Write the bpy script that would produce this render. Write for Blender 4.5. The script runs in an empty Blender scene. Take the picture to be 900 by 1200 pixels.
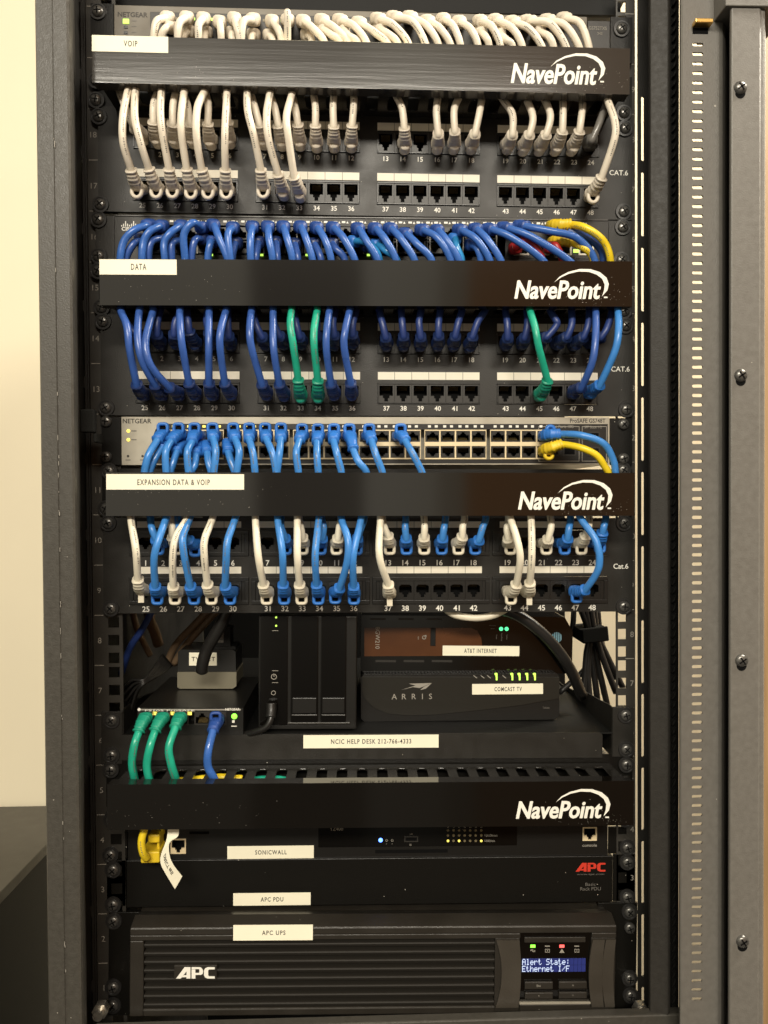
import bpy, math, random
from mathutils import Matrix, Vector
random.seed(4)
S = bpy.context.scene
COL = S.collection
# ------------------------------------------------------------------ camera
# everything is worked out in millimetres: x right, y away from the viewer, z up; the rack's front plane is y = 0
FOC = 901.0
CAM = Vector((-8.7, -684.9, 412.1))
YAW, PITCH, ROLL = .032, -.017, -.006
def basis():
    cy, sy, cp, sp = math.cos(YAW), math.sin(YAW), math.cos(PITCH), math.sin(PITCH)
    f = Vector((sy*cp, cy*cp, sp)); r = Vector((cy, -sy, 0)); u = r.cross(f)
    c, s = math.cos(ROLL), math.sin(ROLL)
    return c*r + s*u, -s*r + c*u, f
BR, BU, BF = basis()
cd = bpy.data.cameras.new('camera'); cam = bpy.data.objects.new('camera', cd); COL.objects.link(cam)
cam.matrix_world = Matrix(((BR.x, BU.x, -BF.x, CAM.x*.001), (BR.y, BU.y, -BF.y, CAM.y*.001), (BR.z, BU.z, -BF.z, CAM.z*.001), (0, 0, 0, 1)))
cd.sensor_fit = 'VERTICAL'; cd.sensor_height = 36; cd.lens = 36*FOC/1200; cd.clip_start = .02; cd.clip_end = 50
S.camera = cam
# ------------------------------------------------------------------ world and lamps
wd = bpy.data.worlds.new('World'); S.world = wd; wd.use_nodes = True
nt = wd.node_tree; bg = nt.nodes['Background']
tc = nt.nodes.new('ShaderNodeTexCoord'); sx = nt.nodes.new('ShaderNodeSeparateXYZ'); rp = nt.nodes.new('ShaderNodeValToRGB')
nt.links.new(tc.outputs['Generated'], sx.inputs[0]); mm = nt.nodes.new('ShaderNodeMath'); mm.operation = 'MULTIPLY_ADD'
mm.inputs[1].default_value = .5; mm.inputs[2].default_value = .5
nt.links.new(sx.outputs[0], mm.inputs[0]); nt.links.new(mm.outputs[0], rp.inputs[0]); zr = nt.nodes.new('ShaderNodeMapRange'); zr.inputs[1].default_value = -.36; zr.inputs[2].default_value = .02; zr.inputs[3].default_value = .13; zr.inputs[4].default_value = 1.0; zr.interpolation_type = 'SMOOTHSTEP'
nt.links.new(sx.outputs[2], zr.inputs[0]); vm = nt.nodes.new('ShaderNodeVectorMath'); vm.operation = 'SCALE'; nt.links.new(rp.outputs[0], vm.inputs[0]); nt.links.new(zr.outputs[0], vm.inputs['Scale']); nt.links.new(vm.outputs[0], bg.inputs[0])
cr = rp.color_ramp; cr.elements[0].position = 0; cr.elements[0].color = (.80, .72, .56, 1)
cr.elements[1].position = 1; cr.elements[1].color = (.45, .36, .24, 1)
for p, c in ((.431, (.86, .78, .62, 1)), (.436, (.26, .23, .19, 1)), (.500, (.30, .27, .22, 1)), (.506, (.92, .84, .68, 1)), (.548, (.80, .72, .56, 1)), (.553, (.55, .46, .34, 1)), (.566, (.50, .42, .30, 1)), (.571, (.48, .21, .07, 1)), (.72, (.40, .20, .09, 1))):
    e = cr.elements.new(p); e.color = c
bg.inputs[1].default_value = .85
def area(name, loc, target, sx_, sy_, power, col=(1, .925, .79)):
    l = bpy.data.lights.new(name, 'AREA'); l.shape = 'RECTANGLE'; l.size = sx_; l.size_y = sy_; l.energy = power; l.color = col
    o = bpy.data.objects.new(name, l); COL.objects.link(o); o.location = loc
    o.rotation_euler = (Vector(target)-Vector(loc)).to_track_quat('-Z', 'Y').to_euler()
area('ceiling_lamp_front', (-.2, -3.3, 2.12), (0, 0, .35), 2.3, .4, 158)
area('added_wall_light', (1.5, .1, 1.75), (.45, .85, 0), 1.6, .5, 112, (1, .925, .79))  # unseen light added to brighten the wall behind the cabinet
S.view_settings.view_transform = 'Standard'; S.view_settings.look = 'None'; S.view_settings.exposure = 0; S.view_settings.gamma = 1
S.render.engine = 'CYCLES'
# ------------------------------------------------------------------ geometry helpers
def W(px, py, d=0.0):
    """the point at depth d (mm in front of the rack plane) seen at photo pixel px, py"""
    r = BR*((px-450)/FOC) + BU*((600-py)/FOC) + BF
    return CAM + r*((-d-CAM.y)/r.y)
class Fr:
    """a flat frame on the rack: origin, and a small real roll, taken from its left and right ends"""
    def __init__(s, l, r, d=0.0):
        a, b = W(*l, d), W(*r, d); s.o = a; s.d = d; s.a = math.atan2(b.z-a.z, b.x-a.x)
        s.c, s.s = math.cos(s.a), math.sin(s.a)
    def uv(s, px, py, dd=0.0):
        p = W(px, py, s.d+dd) - s.o
        return p.x*s.c + p.z*s.s, -p.x*s.s + p.z*s.c
    def u(s, px, py, dd=0.0): return s.uv(px, py, dd)[0]
    def v(s, px, py, dd=0.0): return s.uv(px, py, dd)[1]
    def world(s, u, v, dd=0.0):
        return Vector((s.o.x + u*s.c - v*s.s, s.o.y - dd, s.o.z + u*s.s + v*s.c))
_tx = {}
def textgeo(string, bold=0.0, shear=0.0, space=1.0):
    k = (string, bold, shear, space)
    if k not in _tx:
        c = bpy.data.curves.new('t', 'FONT'); c.body = string; c.offset = bold; c.shear = shear; c.space_character = space; c.resolution_u = 3
        o = bpy.data.objects.new('t', c); COL.objects.link(o)
        me = bpy.data.meshes.new_from_object(o.evaluated_get(bpy.context.evaluated_depsgraph_get()))
        vs = [v.co.copy() for v in me.vertices]; fs = [tuple(p.vertices) for p in me.polygons]
        x0 = min(v.x for v in vs); x1 = max(v.x for v in vs); y0 = min(v.y for v in vs); y1 = max(v.y for v in vs)
        _tx[k] = ([((v.x-x0), (v.y-y0)) for v in vs], fs, x1-x0, y1-y0)
        bpy.data.objects.remove(o); bpy.data.curves.remove(c); bpy.data.meshes.remove(me)
    return _tx[k]
class MB:
    """collects faces in a frame's u, v, d (mm) and links them as one mesh object"""
    def __init__(s): s.v = []; s.f = []; s.m = []; s.sm = []
    def add(s, vs, fs, m=0, smooth=False):
        n = len(s.v); s.v.extend(vs); s.f.extend([tuple(i+n for i in f) for f in fs]); s.m.extend([m]*len(fs)); s.sm.extend([smooth]*len(fs)); return s
    def box(s, u0, u1, v0, v1, d0, d1, m=0):
        if u0 > u1: u0, u1 = u1, u0
        if v0 > v1: v0, v1 = v1, v0
        if d0 > d1: d0, d1 = d1, d0
        return s.add([(u0, v0, d0), (u1, v0, d0), (u1, v1, d0), (u0, v1, d0), (u0, v0, d1), (u1, v0, d1), (u1, v1, d1), (u0, v1, d1)],
                     [(0, 3, 2, 1), (4, 5, 6, 7), (0, 1, 5, 4), (1, 2, 6, 5), (2, 3, 7, 6), (3, 0, 4, 7)], m)
    def pbox(s, F, x0, y0, x1, y1, d0, d1, m=0):
        xm, ym = (x0+x1)/2, (y0+y1)/2
        return s.box(F.u(x0, ym, d1), F.u(x1, ym, d1), F.v(xm, y1, d1), F.v(xm, y0, d1), d0, d1, m)
    def cut(s, u0, u1, v0, v1, d0, d1, holes, m=0, depth=13):
        """solid box d0..d1 whose front has rectangular wells (u0, u1, v0, v1), listed in order of u"""
        s.box(u0, u1, v0, v1, d0, d1-depth, m); x = u0; f = d1-depth+.01
        for a, b, c, d in holes:
            s.box(x, a, v0, v1, f, d1, m); s.box(a, b, v0, c, f, d1, m); s.box(a, b, d, v1, f, d1, m); x = b
        return s.box(x, u1, v0, v1, f, d1, m)
    def prism(s, poly, d0, d1, m=0, smooth=False):
        a = sum(poly[i][0]*poly[(i+1) % len(poly)][1]-poly[(i+1) % len(poly)][0]*poly[i][1] for i in range(len(poly)))
        if a < 0: poly = poly[::-1]
        if d0 > d1: d0, d1 = d1, d0
        n = len(poly); vs = [(p[0], p[1], d0) for p in poly] + [(p[0], p[1], d1) for p in poly]
        s.add(vs, [tuple(range(n-1, -1, -1)), tuple(range(n, 2*n))], m)
        return s.add(vs, [(i, (i+1) % n, n+(i+1) % n, n+i) for i in range(n)], m, smooth)
    def cyl(s, u, v, r, d0, d1, n=20, m=0, r1=None):
        r1 = r if r1 is None else r1
        c = [(math.cos(2*math.pi*i/n), math.sin(2*math.pi*i/n)) for i in range(n)]
        vs = [(u+r*a, v+r*b, d0) for a, b in c] + [(u+r1*a, v+r1*b, d1) for a, b in c]
        s.add(vs, [(i, (i+1) % n, n+(i+1) % n, n+i) for i in range(n)], m, True)
        return s.add([(u+r1*a, v+r1*b, d1) for a, b in c], [tuple(range(n))], m)
    def dome(s, u, v, r, d0, h, n=20, m=0):
        rings = [(r, 0), (r*.92, .42*h), (r*.72, .78*h), (r*.4, .96*h)]
        vs = []
        for rr, dz in rings: vs += [(u+rr*math.cos(2*math.pi*i/n), v+rr*math.sin(2*math.pi*i/n), d0+dz) for i in range(n)]
        vs.append((u, v, d0+h)); fs = []
        for k in range(3): fs += [(k*n+i, k*n+(i+1) % n, (k+1)*n+(i+1) % n, (k+1)*n+i) for i in range(n)]
        fs += [(3*n+i, 3*n+(i+1) % n, 4*n) for i in range(n)]
        return s.add(vs, fs, m, True)
    def ring(s, u, v, r0, r1, d, n=24, m=0, th=.4):
        vs = []
        for rr, dd in ((r0, d-th), (r0, d), (r1, d), (r1, d-th)):
            vs += [(u+rr*math.cos(2*math.pi*i/n), v+rr*math.sin(2*math.pi*i/n), dd) for i in range(n)]
        fs = []
        for k in range(3): fs += [(k*n+i, (k+1)*n+i, (k+1)*n+(i+1) % n, k*n+(i+1) % n) for i in range(n)]
        return s.add(vs, fs, m, False)
    def text(s, string, u, v, d, w=None, h=None, m=0, bold=0.0, shear=0.0, space=1.0, rot=0.0, align='C'):
        vs, fs, tw, th = textgeo(string, bold, shear, space)
        if w is None: sx_ = sy_ = h/th
        elif h is None: sx_ = sy_ = w/tw
        else: sx_, sy_ = w/tw, h/th
        c, q = math.cos(rot), math.sin(rot); out = []
        ax = .5 if align == 'C' else (0 if align == 'L' else 1)
        for x, y in vs:
            x = (x-tw*ax)*sx_; y = (y-th*.5)*sy_; out.append((u+x*c-y*q, v+x*q+y*c, d))
        return s.add(out, fs, m)
    def ptext(s, F, string, x0, y0, x1, y1, d, m=0, **k):
        xm, ym = (x0+x1)/2, (y0+y1)/2; a, b = F.uv(xm, ym, d)
        return s.text(string, a, b, d, abs(F.u(x1, ym, d)-F.u(x0, ym, d)), abs(F.v(xm, y0, d)-F.v(xm, y1, d)), m, **k)
    def serif(s, F, string, x0, y0, x1, y1, d, m=0):
        """widely spaced sticker lettering"""
        return s.ptext(F, string, x0, y0, x1, y1, d, m, space=1.22, bold=.016)
    def build(s, name, mats, parent=None, frame=None, bevel=0.0, origin=None, seg=2):
        me = bpy.data.meshes.new(name)
        if origin is not None:      # vertices given in world mm
            me.from_pydata([((x-origin[0])*.001, (y-origin[1])*.001, (z-origin[2])*.001) for x, y, z in s.v], [], s.f)
        else:
            me.from_pydata([(u*.001, -d*.001, v*.001) for u, v, d in s.v], [], s.f)
        for q in (mats if isinstance(mats, (list, tuple)) else [mats]): me.materials.append(M[q])
        me.polygons.foreach_set('material_index', s.m); me.polygons.foreach_set('use_smooth', s.sm); me.update()
        o = bpy.data.objects.new(name, me); COL.objects.link(o)
        if parent is not None: o.parent = parent
        elif frame is not None: o.location = frame.o*.001; o.rotation_euler = (0, -frame.a, 0)
        elif origin is not None: o.location = Vector(origin)*.001
        if bevel:
            b = o.modifiers.new('edge', 'BEVEL'); b.width = bevel*.001; b.segments = seg; b.limit_method = 'ANGLE'; b.angle_limit = math.radians(50)
        return o
def catmull(P, n=6):
    P = [Vector(p) for p in P]; out = []
    Q = [2*P[0]-P[1]] + P + [2*P[-1]-P[-2]]
    for i in range(1, len(Q)-2):
        a, b, c, d = Q[i-1], Q[i], Q[i+1], Q[i+2]
        for k in range(n):
            t = k/n; out.append(.5*((2*b)+(c-a)*t+(2*a-5*b+4*c-d)*t*t+(3*b-a-3*c+d)*t*t*t))
    out.append(P[-1]); return out
def sweep(mb, path, size, n=12, m=0, up=Vector((0, 0, 1)), sq=0.0, cap=True):
    """tube along world points; size(t) -> (half width, half height); sq squares the section"""
    L = len(path); N = None; base = len(mb.v); vs = []; fs = []
    for i, p in enumerate(path):
        t = (path[min(i+1, L-1)]-path[max(i-1, 0)]).normalized()
        if N is None:
            N = up - t*up.dot(t)
            if N.length < .1: N = Vector((1, 0, 0)) - t*t.x
        else: N = N - t*N.dot(t)
        N.normalize(); B = t.cross(N); a, b = size(i/(L-1))
        for k in range(n):
            w = 2*math.pi*(k+.5)/n; c, s_ = math.cos(w), math.sin(w)
            if sq: e = 1-sq; c = math.copysign(abs(c)**e, c); s_ = math.copysign(abs(s_)**e, s_)
            vs.append(tuple(p + B*(a*c) + N*(b*s_)))
    for i in range(L-1): fs += [(i*n+k, i*n+(k+1) % n, (i+1)*n+(k+1) % n, (i+1)*n+k) for k in range(n)]
    if cap: fs += [tuple(range(n-1, -1, -1)), tuple((L-1)*n+k for k in range(n))]
    mb.add(vs, fs, m, True); return mb
def tag(o, label, cat, group=None, kind=None):
    if label: o['label'] = label
    if cat: o['category'] = cat
    if group: o['group'] = group
    if kind: o['kind'] = kind
    return o
def thing(name, F, label, cat, group=None):
    o = bpy.data.objects.new(name, None); COL.objects.link(o); o.empty_display_size = .01
    if isinstance(F, Fr): o.location = F.o*.001; o.rotation_euler = (0, -F.a, 0)
    else: o.location = Vector(F)*.001
    return tag(o, label, cat, group)
# ------------------------------------------------------------------ materials
M = {}
def mat(name, col, rough=.5, metal=0.0, spec=.5, bump=0.0, bscale=900.0, var=0.0, vscale=30.0, emit=None, es=0.0, coat=0.0, specks=0.0, speck_col=(.5, .47, .4), stretch=None, trans=0.0, sscale=160.0):
    m = bpy.data.materials.new(name); m.use_nodes = True; t = m.node_tree; b = t.nodes['Principled BSDF']; M[name] = m
    b.inputs['Base Color'].default_value = (*col, 1); b.inputs['Roughness'].default_value = rough; b.inputs['Metallic'].default_value = metal
    b.inputs['Specular IOR Level'].default_value = spec; b.inputs['Coat Weight'].default_value = coat; b.inputs['Coat Roughness'].default_value = .08
    b.inputs['Transmission Weight'].default_value = trans
    co = t.nodes.new('ShaderNodeTexCoord'); src = co.outputs['Object']
    if stretch:
        mp = t.nodes.new('ShaderNodeMapping'); mp.inputs['Scale'].default_value = stretch; t.links.new(src, mp.inputs[0]); src = mp.outputs[0]
    if var:
        n = t.nodes.new('ShaderNodeTexNoise'); n.inputs['Scale'].default_value = vscale; n.inputs['Detail'].default_value = 6; t.links.new(src, n.inputs['Vector'])
        r = t.nodes.new('ShaderNodeMapRange'); r.inputs[1].default_value = .3; r.inputs[2].default_value = .7; r.inputs[3].default_value = 1-var; r.inputs[4].default_value = 1+var
        t.links.new(n.outputs[0], r.inputs[0]); mx = t.nodes.new('ShaderNodeVectorMath'); mx.operation = 'SCALE'; mx.inputs[0].default_value = col
        t.links.new(r.outputs[0], mx.inputs['Scale']); t.links.new(mx.outputs[0], b.inputs['Base Color'])
        r2 = t.nodes.new('ShaderNodeMapRange'); r2.inputs[1].default_value = .3; r2.inputs[2].default_value = .7; r2.inputs[3].default_value = max(.02, rough-.07); r2.inputs[4].default_value = min(1, rough+.07)
        t.links.new(n.outputs[0], r2.inputs[0]); t.links.new(r2.outputs[0], b.inputs['Roughness'])
    if specks:
        v = t.nodes.new('ShaderNodeTexVoronoi'); v.inputs['Scale'].default_value = sscale; v.inputs['Randomness'].default_value = 1; t.links.new(co.outputs['Object'], v.inputs['Vector'])
        lt = t.nodes.new('ShaderNodeMath'); lt.operation = 'LESS_THAN'; lt.inputs[1].default_value = specks; t.links.new(v.outputs['Distance'], lt.inputs[0])
        sp = t.nodes.new('ShaderNodeSeparateColor'); t.links.new(v.outputs['Color'], sp.inputs[0])
        n2 = t.nodes.new('ShaderNodeTexNoise'); n2.inputs['Scale'].default_value = 14; t.links.new(co.outputs['Object'], n2.inputs['Vector'])
        g0 = t.nodes.new('ShaderNodeMath'); g0.operation = 'MULTIPLY'; t.links.new(sp.outputs[0], g0.inputs[0]); t.links.new(n2.outputs[0], g0.inputs[1])
        g = t.nodes.new('ShaderNodeMath'); g.operation = 'GREATER_THAN'; g.inputs[1].default_value = .35; t.links.new(g0.outputs[0], g.inputs[0])
        pr = t.nodes.new('ShaderNodeMath'); pr.operation = 'MULTIPLY'; t.links.new(lt.outputs[0], pr.inputs[0]); t.links.new(g.outputs[0], pr.inputs[1])
        mi = t.nodes.new('ShaderNodeMix'); mi.data_type = 'RGBA'; mi.inputs[7].default_value = (*speck_col, 1); mi.inputs[6].default_value = (*col, 1)
        if b.inputs['Base Color'].is_linked: t.links.new(b.inputs['Base Color'].links[0].from_socket, mi.inputs[6])
        t.links.new(pr.outputs[0], mi.inputs[0]); t.links.new(mi.outputs[2], b.inputs['Base Color'])
    if bump:
        n = t.nodes.new('ShaderNodeTexNoise'); n.inputs['Scale'].default_value = bscale; n.inputs['Detail'].default_value = 3; t.links.new(src, n.inputs['Vector'])
        bp = t.nodes.new('ShaderNodeBump'); bp.inputs['Strength'].default_value = bump; bp.inputs['Distance'].default_value = .0004
        t.links.new(n.outputs[0], bp.inputs['Height']); t.links.new(bp.outputs[0], b.inputs['Normal'])
    if emit: b.inputs['Emission Color'].default_value = (*emit, 1); b.inputs['Emission Strength'].default_value = es
    return m
mat('wall', (.76, .69, .515), .8, var=.03, vscale=3, bump=.15, bscale=300)
mat('panel', (.019, .0175, .0148), .42, spec=.35, bump=.35, bscale=1100, var=.12, vscale=45, specks=.05)
mat('cover', (.006, .005, .004), .065, spec=.75)
mat('cover_grey', (.034, .031, .027), .11, spec=.6, bump=.12, bscale=60, stretch=(.15, 1, 4))  # lighter base and sideways ripples for the top cover
mat('black_metal', (.0055, .005, .004), .36, spec=.3, bump=.25, bscale=900, specks=.06)
mat('channel', (.014, .013, .011), .2, spec=.8, bump=.1)
mat('chip', (.30, .28, .245), .6)
mat('rack', (.052, .048, .040), .42, spec=.45, bump=.4, bscale=900, var=.09, vscale=260, specks=.04, speck_col=(.3, .28, .24), sscale=90)
mat('rack_dark', (.018, .017, .015), .45, bump=.4, bscale=700, var=.12)
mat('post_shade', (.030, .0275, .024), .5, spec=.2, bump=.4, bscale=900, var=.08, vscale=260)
mat('door', (.138, .129, .114), .45, bump=.4, bscale=900, var=.07, vscale=220, specks=.05, speck_col=(.4, .37, .32), sscale=60)
mat('rail', (.036, .033, .028), .38, bump=.2, var=.1)
mat('ink_grey', (.30, .28, .24), .6)
mat('ink_faint', (.13, .12, .105), .6)
mat('ink_white', (.82, .80, .72), .5)
mat('ink_black', (.03, .025, .02), .6)
mat('ink_print', (.16, .15, .13), .6)
mat('ink_red', (.62, .04, .02), .5)
mat('black_void', (.004, .004, .004), .9, spec=.1)
mat('black_plastic', (.0085, .008, .007), .34, bump=.12, bscale=1500)
mat('modem_case', (.016, .015, .012), .32, bump=.12, bscale=1500)
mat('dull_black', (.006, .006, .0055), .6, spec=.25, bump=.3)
mat('gloss_black', (.004, .0035, .003), .09, spec=.5)
mat('screw', (.13, .125, .115), .3, metal=.6, var=.2, vscale=300)
mat('screw_black', (.022, .021, .02), .3, spec=.7)
mat('steel', (.55, .52, .46), .3, metal=.9, var=.15, vscale=200)
mat('brass', (.75, .48, .15), .3, metal=.9)
mat('gold', (.70, .50, .20), .3, metal=.8)
mat('label', (.88, .84, .66), .55, var=.015, vscale=40)
mat('strip', (.80, .75, .62), .5, var=.05, vscale=60)
mat('silver', (.40, .37, .30), .38, metal=.35, bump=.1, var=.05, vscale=60)
mat('silver_shaded', (.13, .115, .09), .5, metal=.1, bump=.1, var=.08, vscale=60)  # silver darkened in colour for the shade on the top switch
mat('port_cream', (.78, .64, .40), .45, var=.05)
mat('port_grey', (.030, .028, .025), .4, spec=.35)
mat('cream_plastic', (.16, .145, .10), .5, var=.05)
mat('led_green', (.1, .4, .05), .4, emit=(.25, 1, .05), es=2.2)
mat('led_lime', (.3, .5, .05), .4, emit=(.55, .95, .12), es=1.4)
mat('led_mint', (.1, .4, .2), .4, emit=(.10, .9, .35), es=1.6)
mat('led_blue', (.05, .1, .6), .3, emit=(.08, .2, 1), es=6)
mat('led_red', (.5, .05, .05), .3, emit=(1, .12, .10), es=1.8)
mat('led_yellow', (.5, .4, .05), .4, emit=(1, .8, .15), es=1.3)
mat('led_off', (.16, .13, .07), .4)
mat('lcd', (.02, .028, .14), .3, emit=(.03, .045, .26), es=.2)
mat('lcd_text', (.5, .6, .8), .3, emit=(.45, .58, .85), es=.6)
mat('globe', (.14, .27, .33), .4)
mat('amber_reflection', (.075, .026, .008), .22, spec=.6, var=.25, vscale=18)  # brown of a reflection put into the gateway window's colour
mat('desk', (.06, .055, .045), .5, bump=.3, var=.1, specks=.05, sscale=50)
mat('wood', (.30, .19, .09), .5, var=.15, vscale=12, stretch=(8, 8, .6))
mat('velcro', (.012, .012, .011), .95, bump=1, bscale=1500, spec=.1)
mat('rack_up', (.022, .019, .015), .36, bump=.35, bscale=900, var=.1, specks=.04)
mat('grille_up', (.017, .015, .012), .6, spec=.25, bump=.3, bscale=900)
mat('rack_up2', (.045, .039, .031), .36, bump=.3, bscale=900, var=.1)
mat('mesh_top', (.03, .028, .024), .5)
def cable_mat(name, col, dirt=.1, rough=.38): mat(name, col, rough, spec=.5, var=dirt, vscale=60, bump=.55, bscale=170)
cable_mat('c_white', (.76, .685, .56), .08); cable_mat('b_white', (.68, .61, .50), .06, .5)
cable_mat('c_ivory', (.78, .72, .57), .06); cable_mat('b_ivory', (.72, .66, .52), .05, .5)
cable_mat('c_navy', (.034, .092, .33), .15, .3); cable_mat('b_navy', (.011, .028, .115), .1, .45)
cable_mat('c_blue', (.038, .125, .42), .12, .26); cable_mat('b_blue', (.020, .065, .27), .1, .45)
cable_mat('c_azure', (.048, .22, .58), .10, .3); cable_mat('b_azure', (.030, .17, .56), .08, .42)
cable_mat('c_teal', (.03, .24, .52), .35, .2)
cable_mat('c_green', (.015, .36, .23), .15, .35); cable_mat('b_green', (.012, .27, .17), .1, .45)
cable_mat('c_yellow', (.82, .60, .02), .08, .35); cable_mat('b_yellow', (.74, .52, .02), .08, .45)
cable_mat('c_red', (.40, .02, .02), .1); cable_mat('b_red', (.34, .02, .02), .1)
cable_mat('c_smoke', (.17, .16, .145), .15, .3); cable_mat('b_smoke', (.10, .095, .085), .1)
cable_mat('c_black', (.014, .013, .012), .1, .35); cable_mat('c_brown', (.16, .105, .06), .15, .5)
cable_mat('c_dark', (.020, .042, .17), .15, .4); cable_mat('b_dark', (.010, .024, .09), .1, .45)  # navy darkened to paint shade on the upper cable row; also one dark lead
# ------------------------------------------------------------------ setting
WF = Fr((0, 585), (10, 585)); WF.o = Vector((0, 0, 0)); WF.a = 0; WF.c = 1; WF.s = 0; WF.d = 0    # plain world frame: u = x, v = z, d = -y
X = lambda px, d=0, py=585: W(px, py, d).x
Z = lambda py, d=0, px=421: W(px, py, d).z
FLOOR = -760
tag(MB().box(-2600, 2600, FLOOR, 2300, -860, -850).build('wall', 'wall'), None, None, kind='structure')
tag(MB().box(-2600, 2600, FLOOR-10, FLOOR, -849, 900).build('floor', 'rack_dark'), None, None, kind='structure')
# low desk beside the cabinet
zt = CAM.z - 600
def ondesk(px, py):
    r = BR*((px-450)/FOC) + BU*((600-py)/FOC) + BF; p = CAM + r*((zt-CAM.z)/r.z); return p
a, b_ = ondesk(0, 1046), ondesk(58, 986); dr = (b_-a).normalized()
a2 = a - dr*500; b2 = b_ + dr*160
dk = MB()
poly = [(a2.x, -a2.y), (b2.x, -b2.y), (b2.x, -845), (a2.x-300, -845)]
poly = [(a2.x, a2.y), (b2.x, b2.y), (b2.x, 840), (a2.x-300, 840)]
n = 4; vs = [(p[0], p[1], zt-18) for p in poly] + [(p[0], p[1], zt) for p in poly]
dk.add(vs, [(3, 2, 1, 0), (4, 5, 6, 7)] + [(i, (i+1) % 4, 4+(i+1) % 4, 4+i) for i in range(4)])
desk = thing('low_desk', (a.x, a.y, zt), 'low dark grey desk against the cream wall beside the cabinet', 'desk')
o = dk.build('desk_top', 'desk', desk, origin=(a.x, a.y, zt), bevel=2)
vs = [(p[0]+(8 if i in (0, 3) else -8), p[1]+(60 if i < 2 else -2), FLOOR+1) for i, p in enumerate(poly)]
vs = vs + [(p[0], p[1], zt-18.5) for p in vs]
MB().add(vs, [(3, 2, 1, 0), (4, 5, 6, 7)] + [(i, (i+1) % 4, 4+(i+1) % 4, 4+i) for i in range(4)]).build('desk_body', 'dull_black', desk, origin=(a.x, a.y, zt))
# ------------------------------------------------------------------ cabinet
ZB, ZT = Z(1235), Z(-90)
rack = thing('server_cabinet', (0, 0, 0), 'tall dark grey steel equipment cabinet standing open, its rails full of network gear', 'cabinet')
ZB0 = FLOOR + 2
def profile(mb, pts, z0, z1, m=0, smooth=False):
    p = [(X(a, d) if d > -50 else None, d) for a, d in pts]     # None: straight back from its neighbour
    p = [(x if x is not None else (p[i+1][0] if i == 0 else p[i-1][0]), d) for i, (x, d) in enumerate(p)]
    vs = [(x, z0, d) for x, d in p] + [(x, z1, d) for x, d in p]; n = len(p)
    return mb.add(vs, [(i, i+1, n+i+1, n+i) for i in range(n-1)], m, smooth)
# left post: folded sheet with a rounded nose, slotted return flange
mb = MB()
profile(mb, [(49, -640), (49, 83), (50, 85), (68, 85), (69.5, 83.5), (71, 83.5), (85, 83.5), (88, 82.5), (90.5, 79), (92, 73), (95, 0)], ZB0, ZT)
for k in range(26):
    z_ = random.uniform(Z(1150, 85), Z(60, 85)) if k > 9 else random.gauss(Z(560, 85), 35); L_ = random.uniform(.4, 5); x_ = X(68.6, 85)+random.uniform(-.3, .5)
    mb.box(x_, x_+random.uniform(.15, .4), z_, z_+L_, 84.2, 85.12, 1)
mb.build('front_post', ['rack', 'chip'], rack)
def slotted(mb, x0, x1, d, z0, z1, s0, s1, pitch, length, first, th=1.5, m=0, count=99, round_=True):
    """front-facing sheet x0..x1 with slots s0..s1 (x) of the given length; real openings"""
    mb.box(x0, s0, z0, z1, d-th, d, m); mb.box(s1, x1, z0, z1, d-th, d, m)
    z = first; edges = []; k = 0
    while z - length > z0 and k < count: edges.append((z-length, z)); z -= pitch; k += 1
    top = z1
    for a, b in edges:
        if b < top: mb.box(s0, s1, b, top, d-th, d, m)
        top = a
        if round_:
            w = (s1-s0)/2; r = min(w, length/2)
            for zz, sg in ((b, -1), (a, 1)):
                for cx, si in ((s0, 1), (s1, -1)):
                    c = r*.6; mb.prism([(cx, zz), (cx+si*c, zz), (cx, zz+sg*c)], d-th, d, m)
    mb.box(s0, s1, z0, top, d-th, d, m)
mb = MB(); slotted(mb, X(95.2, 0), X(104, 0), 0, ZB0, ZT, X(98.4, 0), X(101.4, 0), 67.0, 58, Z(2, 0, 100))
mb.box(X(104, 0), X(104, 0)+1.2, ZB0, ZT, -30, -1.6)
mb.build('slotted_flange', 'rack_dark', rack)
# mounting rails: real square holes
def rail(x0, x1, hx0, hx1, name, us, side):
    mb = MB(); d0, d1 = -4, -2
    mb.box(x0, hx0, ZB0, ZT, d0, d1); mb.box(hx1, x1, ZB0, ZT, d0, d1)
    z = ZB0; U = 44.45
    holes = []
    for k in range(-1, 22):
        base = Z0 + k*U
        for o_ in (6.35, 22.225, 38.1): holes.append((base+o_-4.75, base+o_+4.75))
    for a, b in holes:
        if b > ZT: break
        if a > z: mb.box(hx0, hx1, z, a, d0, d1)
        z = b
    mb.box(hx0, hx1, z, ZT, d0, d1)
    xe = x0 if side < 0 else x1
    mb.box(xe-(0 if side < 0 else 2), xe+(2 if side < 0 else 0), ZB0, ZT, -9, -4.1)
    xt = (x0+hx0)/2 if side < 0 else (x1+hx1)/2 + 1
    for k in range(0, 21):
        xa, xb = (x0+1, x0+9) if side < 0 else (x1-9, x1-1)
        mb.box(xa, xb, Z0+k*U-.3, Z0+k*U+.3, d1, d1+.15, 1)
        if k < 19: mb.text(str(k+1), (x0+5.5) if side < 0 else (x1-3), Z0+k*U+22, d1+.15, h=5, m=1)
    return mb.build(name, ['rail', 'ink_grey'], rack)
Z0 = Z(1180, 0)         # bottom of the lowest rack unit
rail(X(106.5), X(141), X(124), X(137), 'mounting_rail', 0, -1)
rail(X(723), X(745.3), X(725), X(735), 'mounting_rail', 0, 1)
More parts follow.
